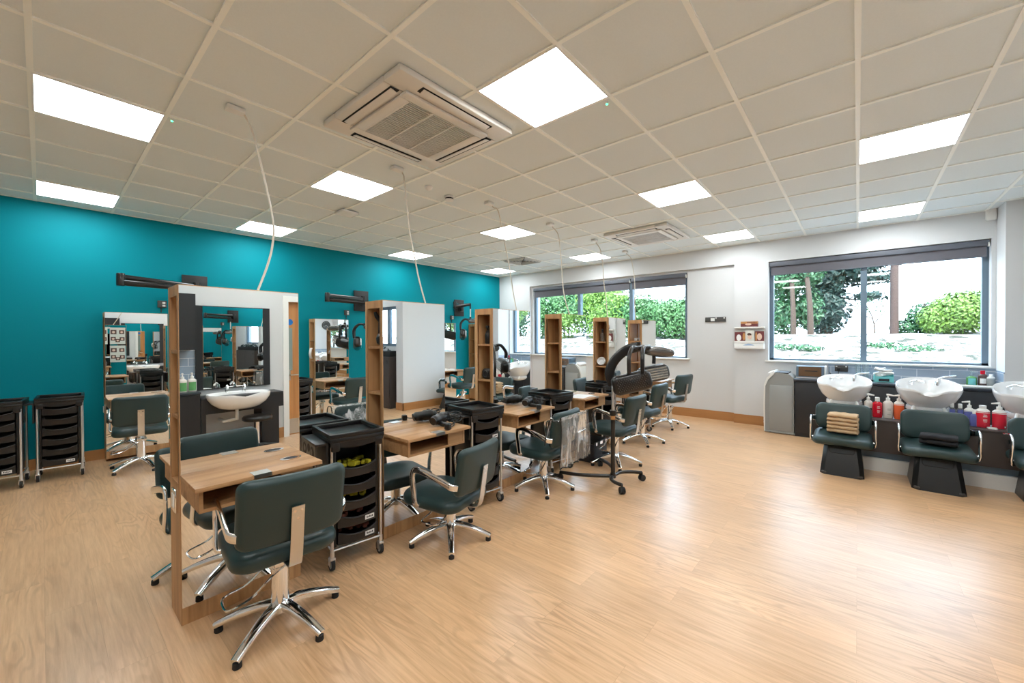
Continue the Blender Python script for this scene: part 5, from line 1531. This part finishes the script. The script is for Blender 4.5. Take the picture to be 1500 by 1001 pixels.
t = thing('wall_cupboard', 'black wall cupboard above the soap bottles, seen mirrored', 'cupboard', (.90, YN, 0))
MB().box(-.34, .325, .001, .28, 1.31, 1.99).build('carcass', M['charcoal'], t)
MB().box(-.335, .32, .28, .297, 1.315, 1.985).build('door', M['charcoal'], t)
struct(MB().box(.55, 1.27, YN, YN+.008, .80, 1.31).build('trim_6', M['splash_x']))
bottle('green and white pump soap bottle on the cupboard top, left one, seen mirrored', -1.02, 1.10, 0, M['cream_bottle'], .17, .045, .801, 'soap_bottle', 'soap by the handbasin', lab=('green_soap', [(-1.57, .1, .7, .9)]), oval=1)
bottle('green and white pump soap bottle on the cupboard top, right one, seen mirrored', -1.04, 1.195, 0, M['cream_bottle'], .17, .045, .801, 'soap_bottle', 'soap by the handbasin', lab=('green_soap', [(-1.57, .1, .7, .9)]), oval=1)
t = thing('stool', 'round black padded stool below the handbasin, seen mirrored', 'stool', (1.80, -.72, 0))
MB().lathe([(.15, .40), (.165, .41), (.168, .44), (.155, .458), (.05, .462)], seg=32).build('seat', M['black_plastic'], t, sharp=1.2)
MB().cyl((0, 0, .08), (0, 0, .40), .022, seg=14).build('column', M['chrome'], t)
for k in range(5):
    a = 2*PI*k/5
    MB().tube([(0, 0, .09), (.22*math.cos(a), .22*math.sin(a), .055)], [.02, .012], seg=8).lathe([(.01, 0), (.02, .02), (.01, .045)], (.22*math.cos(a), .22*math.sin(a), 0), 10).build('leg', M['black_plastic'], t)
t = thing('wall_clock', 'round dark clock high on the near white wall, seen mirrored', 'clock', (6.95, YN2, 1.94))
MB().lathe([(.155, .001), (.16, .02), (.15, .03), (.145, .026)], seg=36).build('rim', M['wall_socket'], t)
MB().lathe([(.146, .022), (.146, .024)], seg=36).build('dial', M['teal_dial'], t)
m = MB()
for k in range(12):
    m.box(-.006, .006, .10, .13, .0245, .026, m=RZ(2*PI*k/12))
m.box(-.006, .006, 0, .075, .026, .028, m=RZ(1.0)).box(-.004, .004, 0, .11, .028, .030, m=RZ(-.7))
m.build('hands_and_marks', M['label_white'], t)
for o in t.children: o.rotation_euler = (-PI/2, 0, 0)
t = thing('lobby_cabinet', 'low brown cabinet below the lobby window, seen mirrored', 'cabinet', (4.62, -2.95, 0))
MB().box(-.0, .22, -.85, .85, .0, 1.06).build('carcass', M['taupe'], t)
MB().box(-.018, -.001, -.84, -.004, .04, 1.05).box(-.018, -.001, .004, .84, .04, 1.05).build('door', M['taupe'], t)
MB().tube(arc((-.03, .78, .96), .03, 0, 2*PI, 12, 'yz'), .004, seg=6).build('key_loop', M['black_matt'], t)
t = thing('planter_box', 'dark green planter box along the lobby window sill, seen mirrored', 'planter', (4.73, -2.95, 1.061))
MB().box(-.09, .09, -.80, .80, 0, .12, bev=.004).build('trough', M['black_matt'], t)
vs, fs = leaf_cloud([(0, -.4+.4*q, .13, .08, .25, .08) for q in range(3)], 260, .03, 91)
mesh_from('leaves', vs, fs, LEAF['dark'], t)

# ------------------------------------------------------------------ render look
scene.view_settings.view_transform = 'Standard'
scene.view_settings.look = 'None'
scene.view_settings.exposure = 1.2
scene.view_settings.gamma = 1.0
scene.view_settings.use_curve_mapping = False
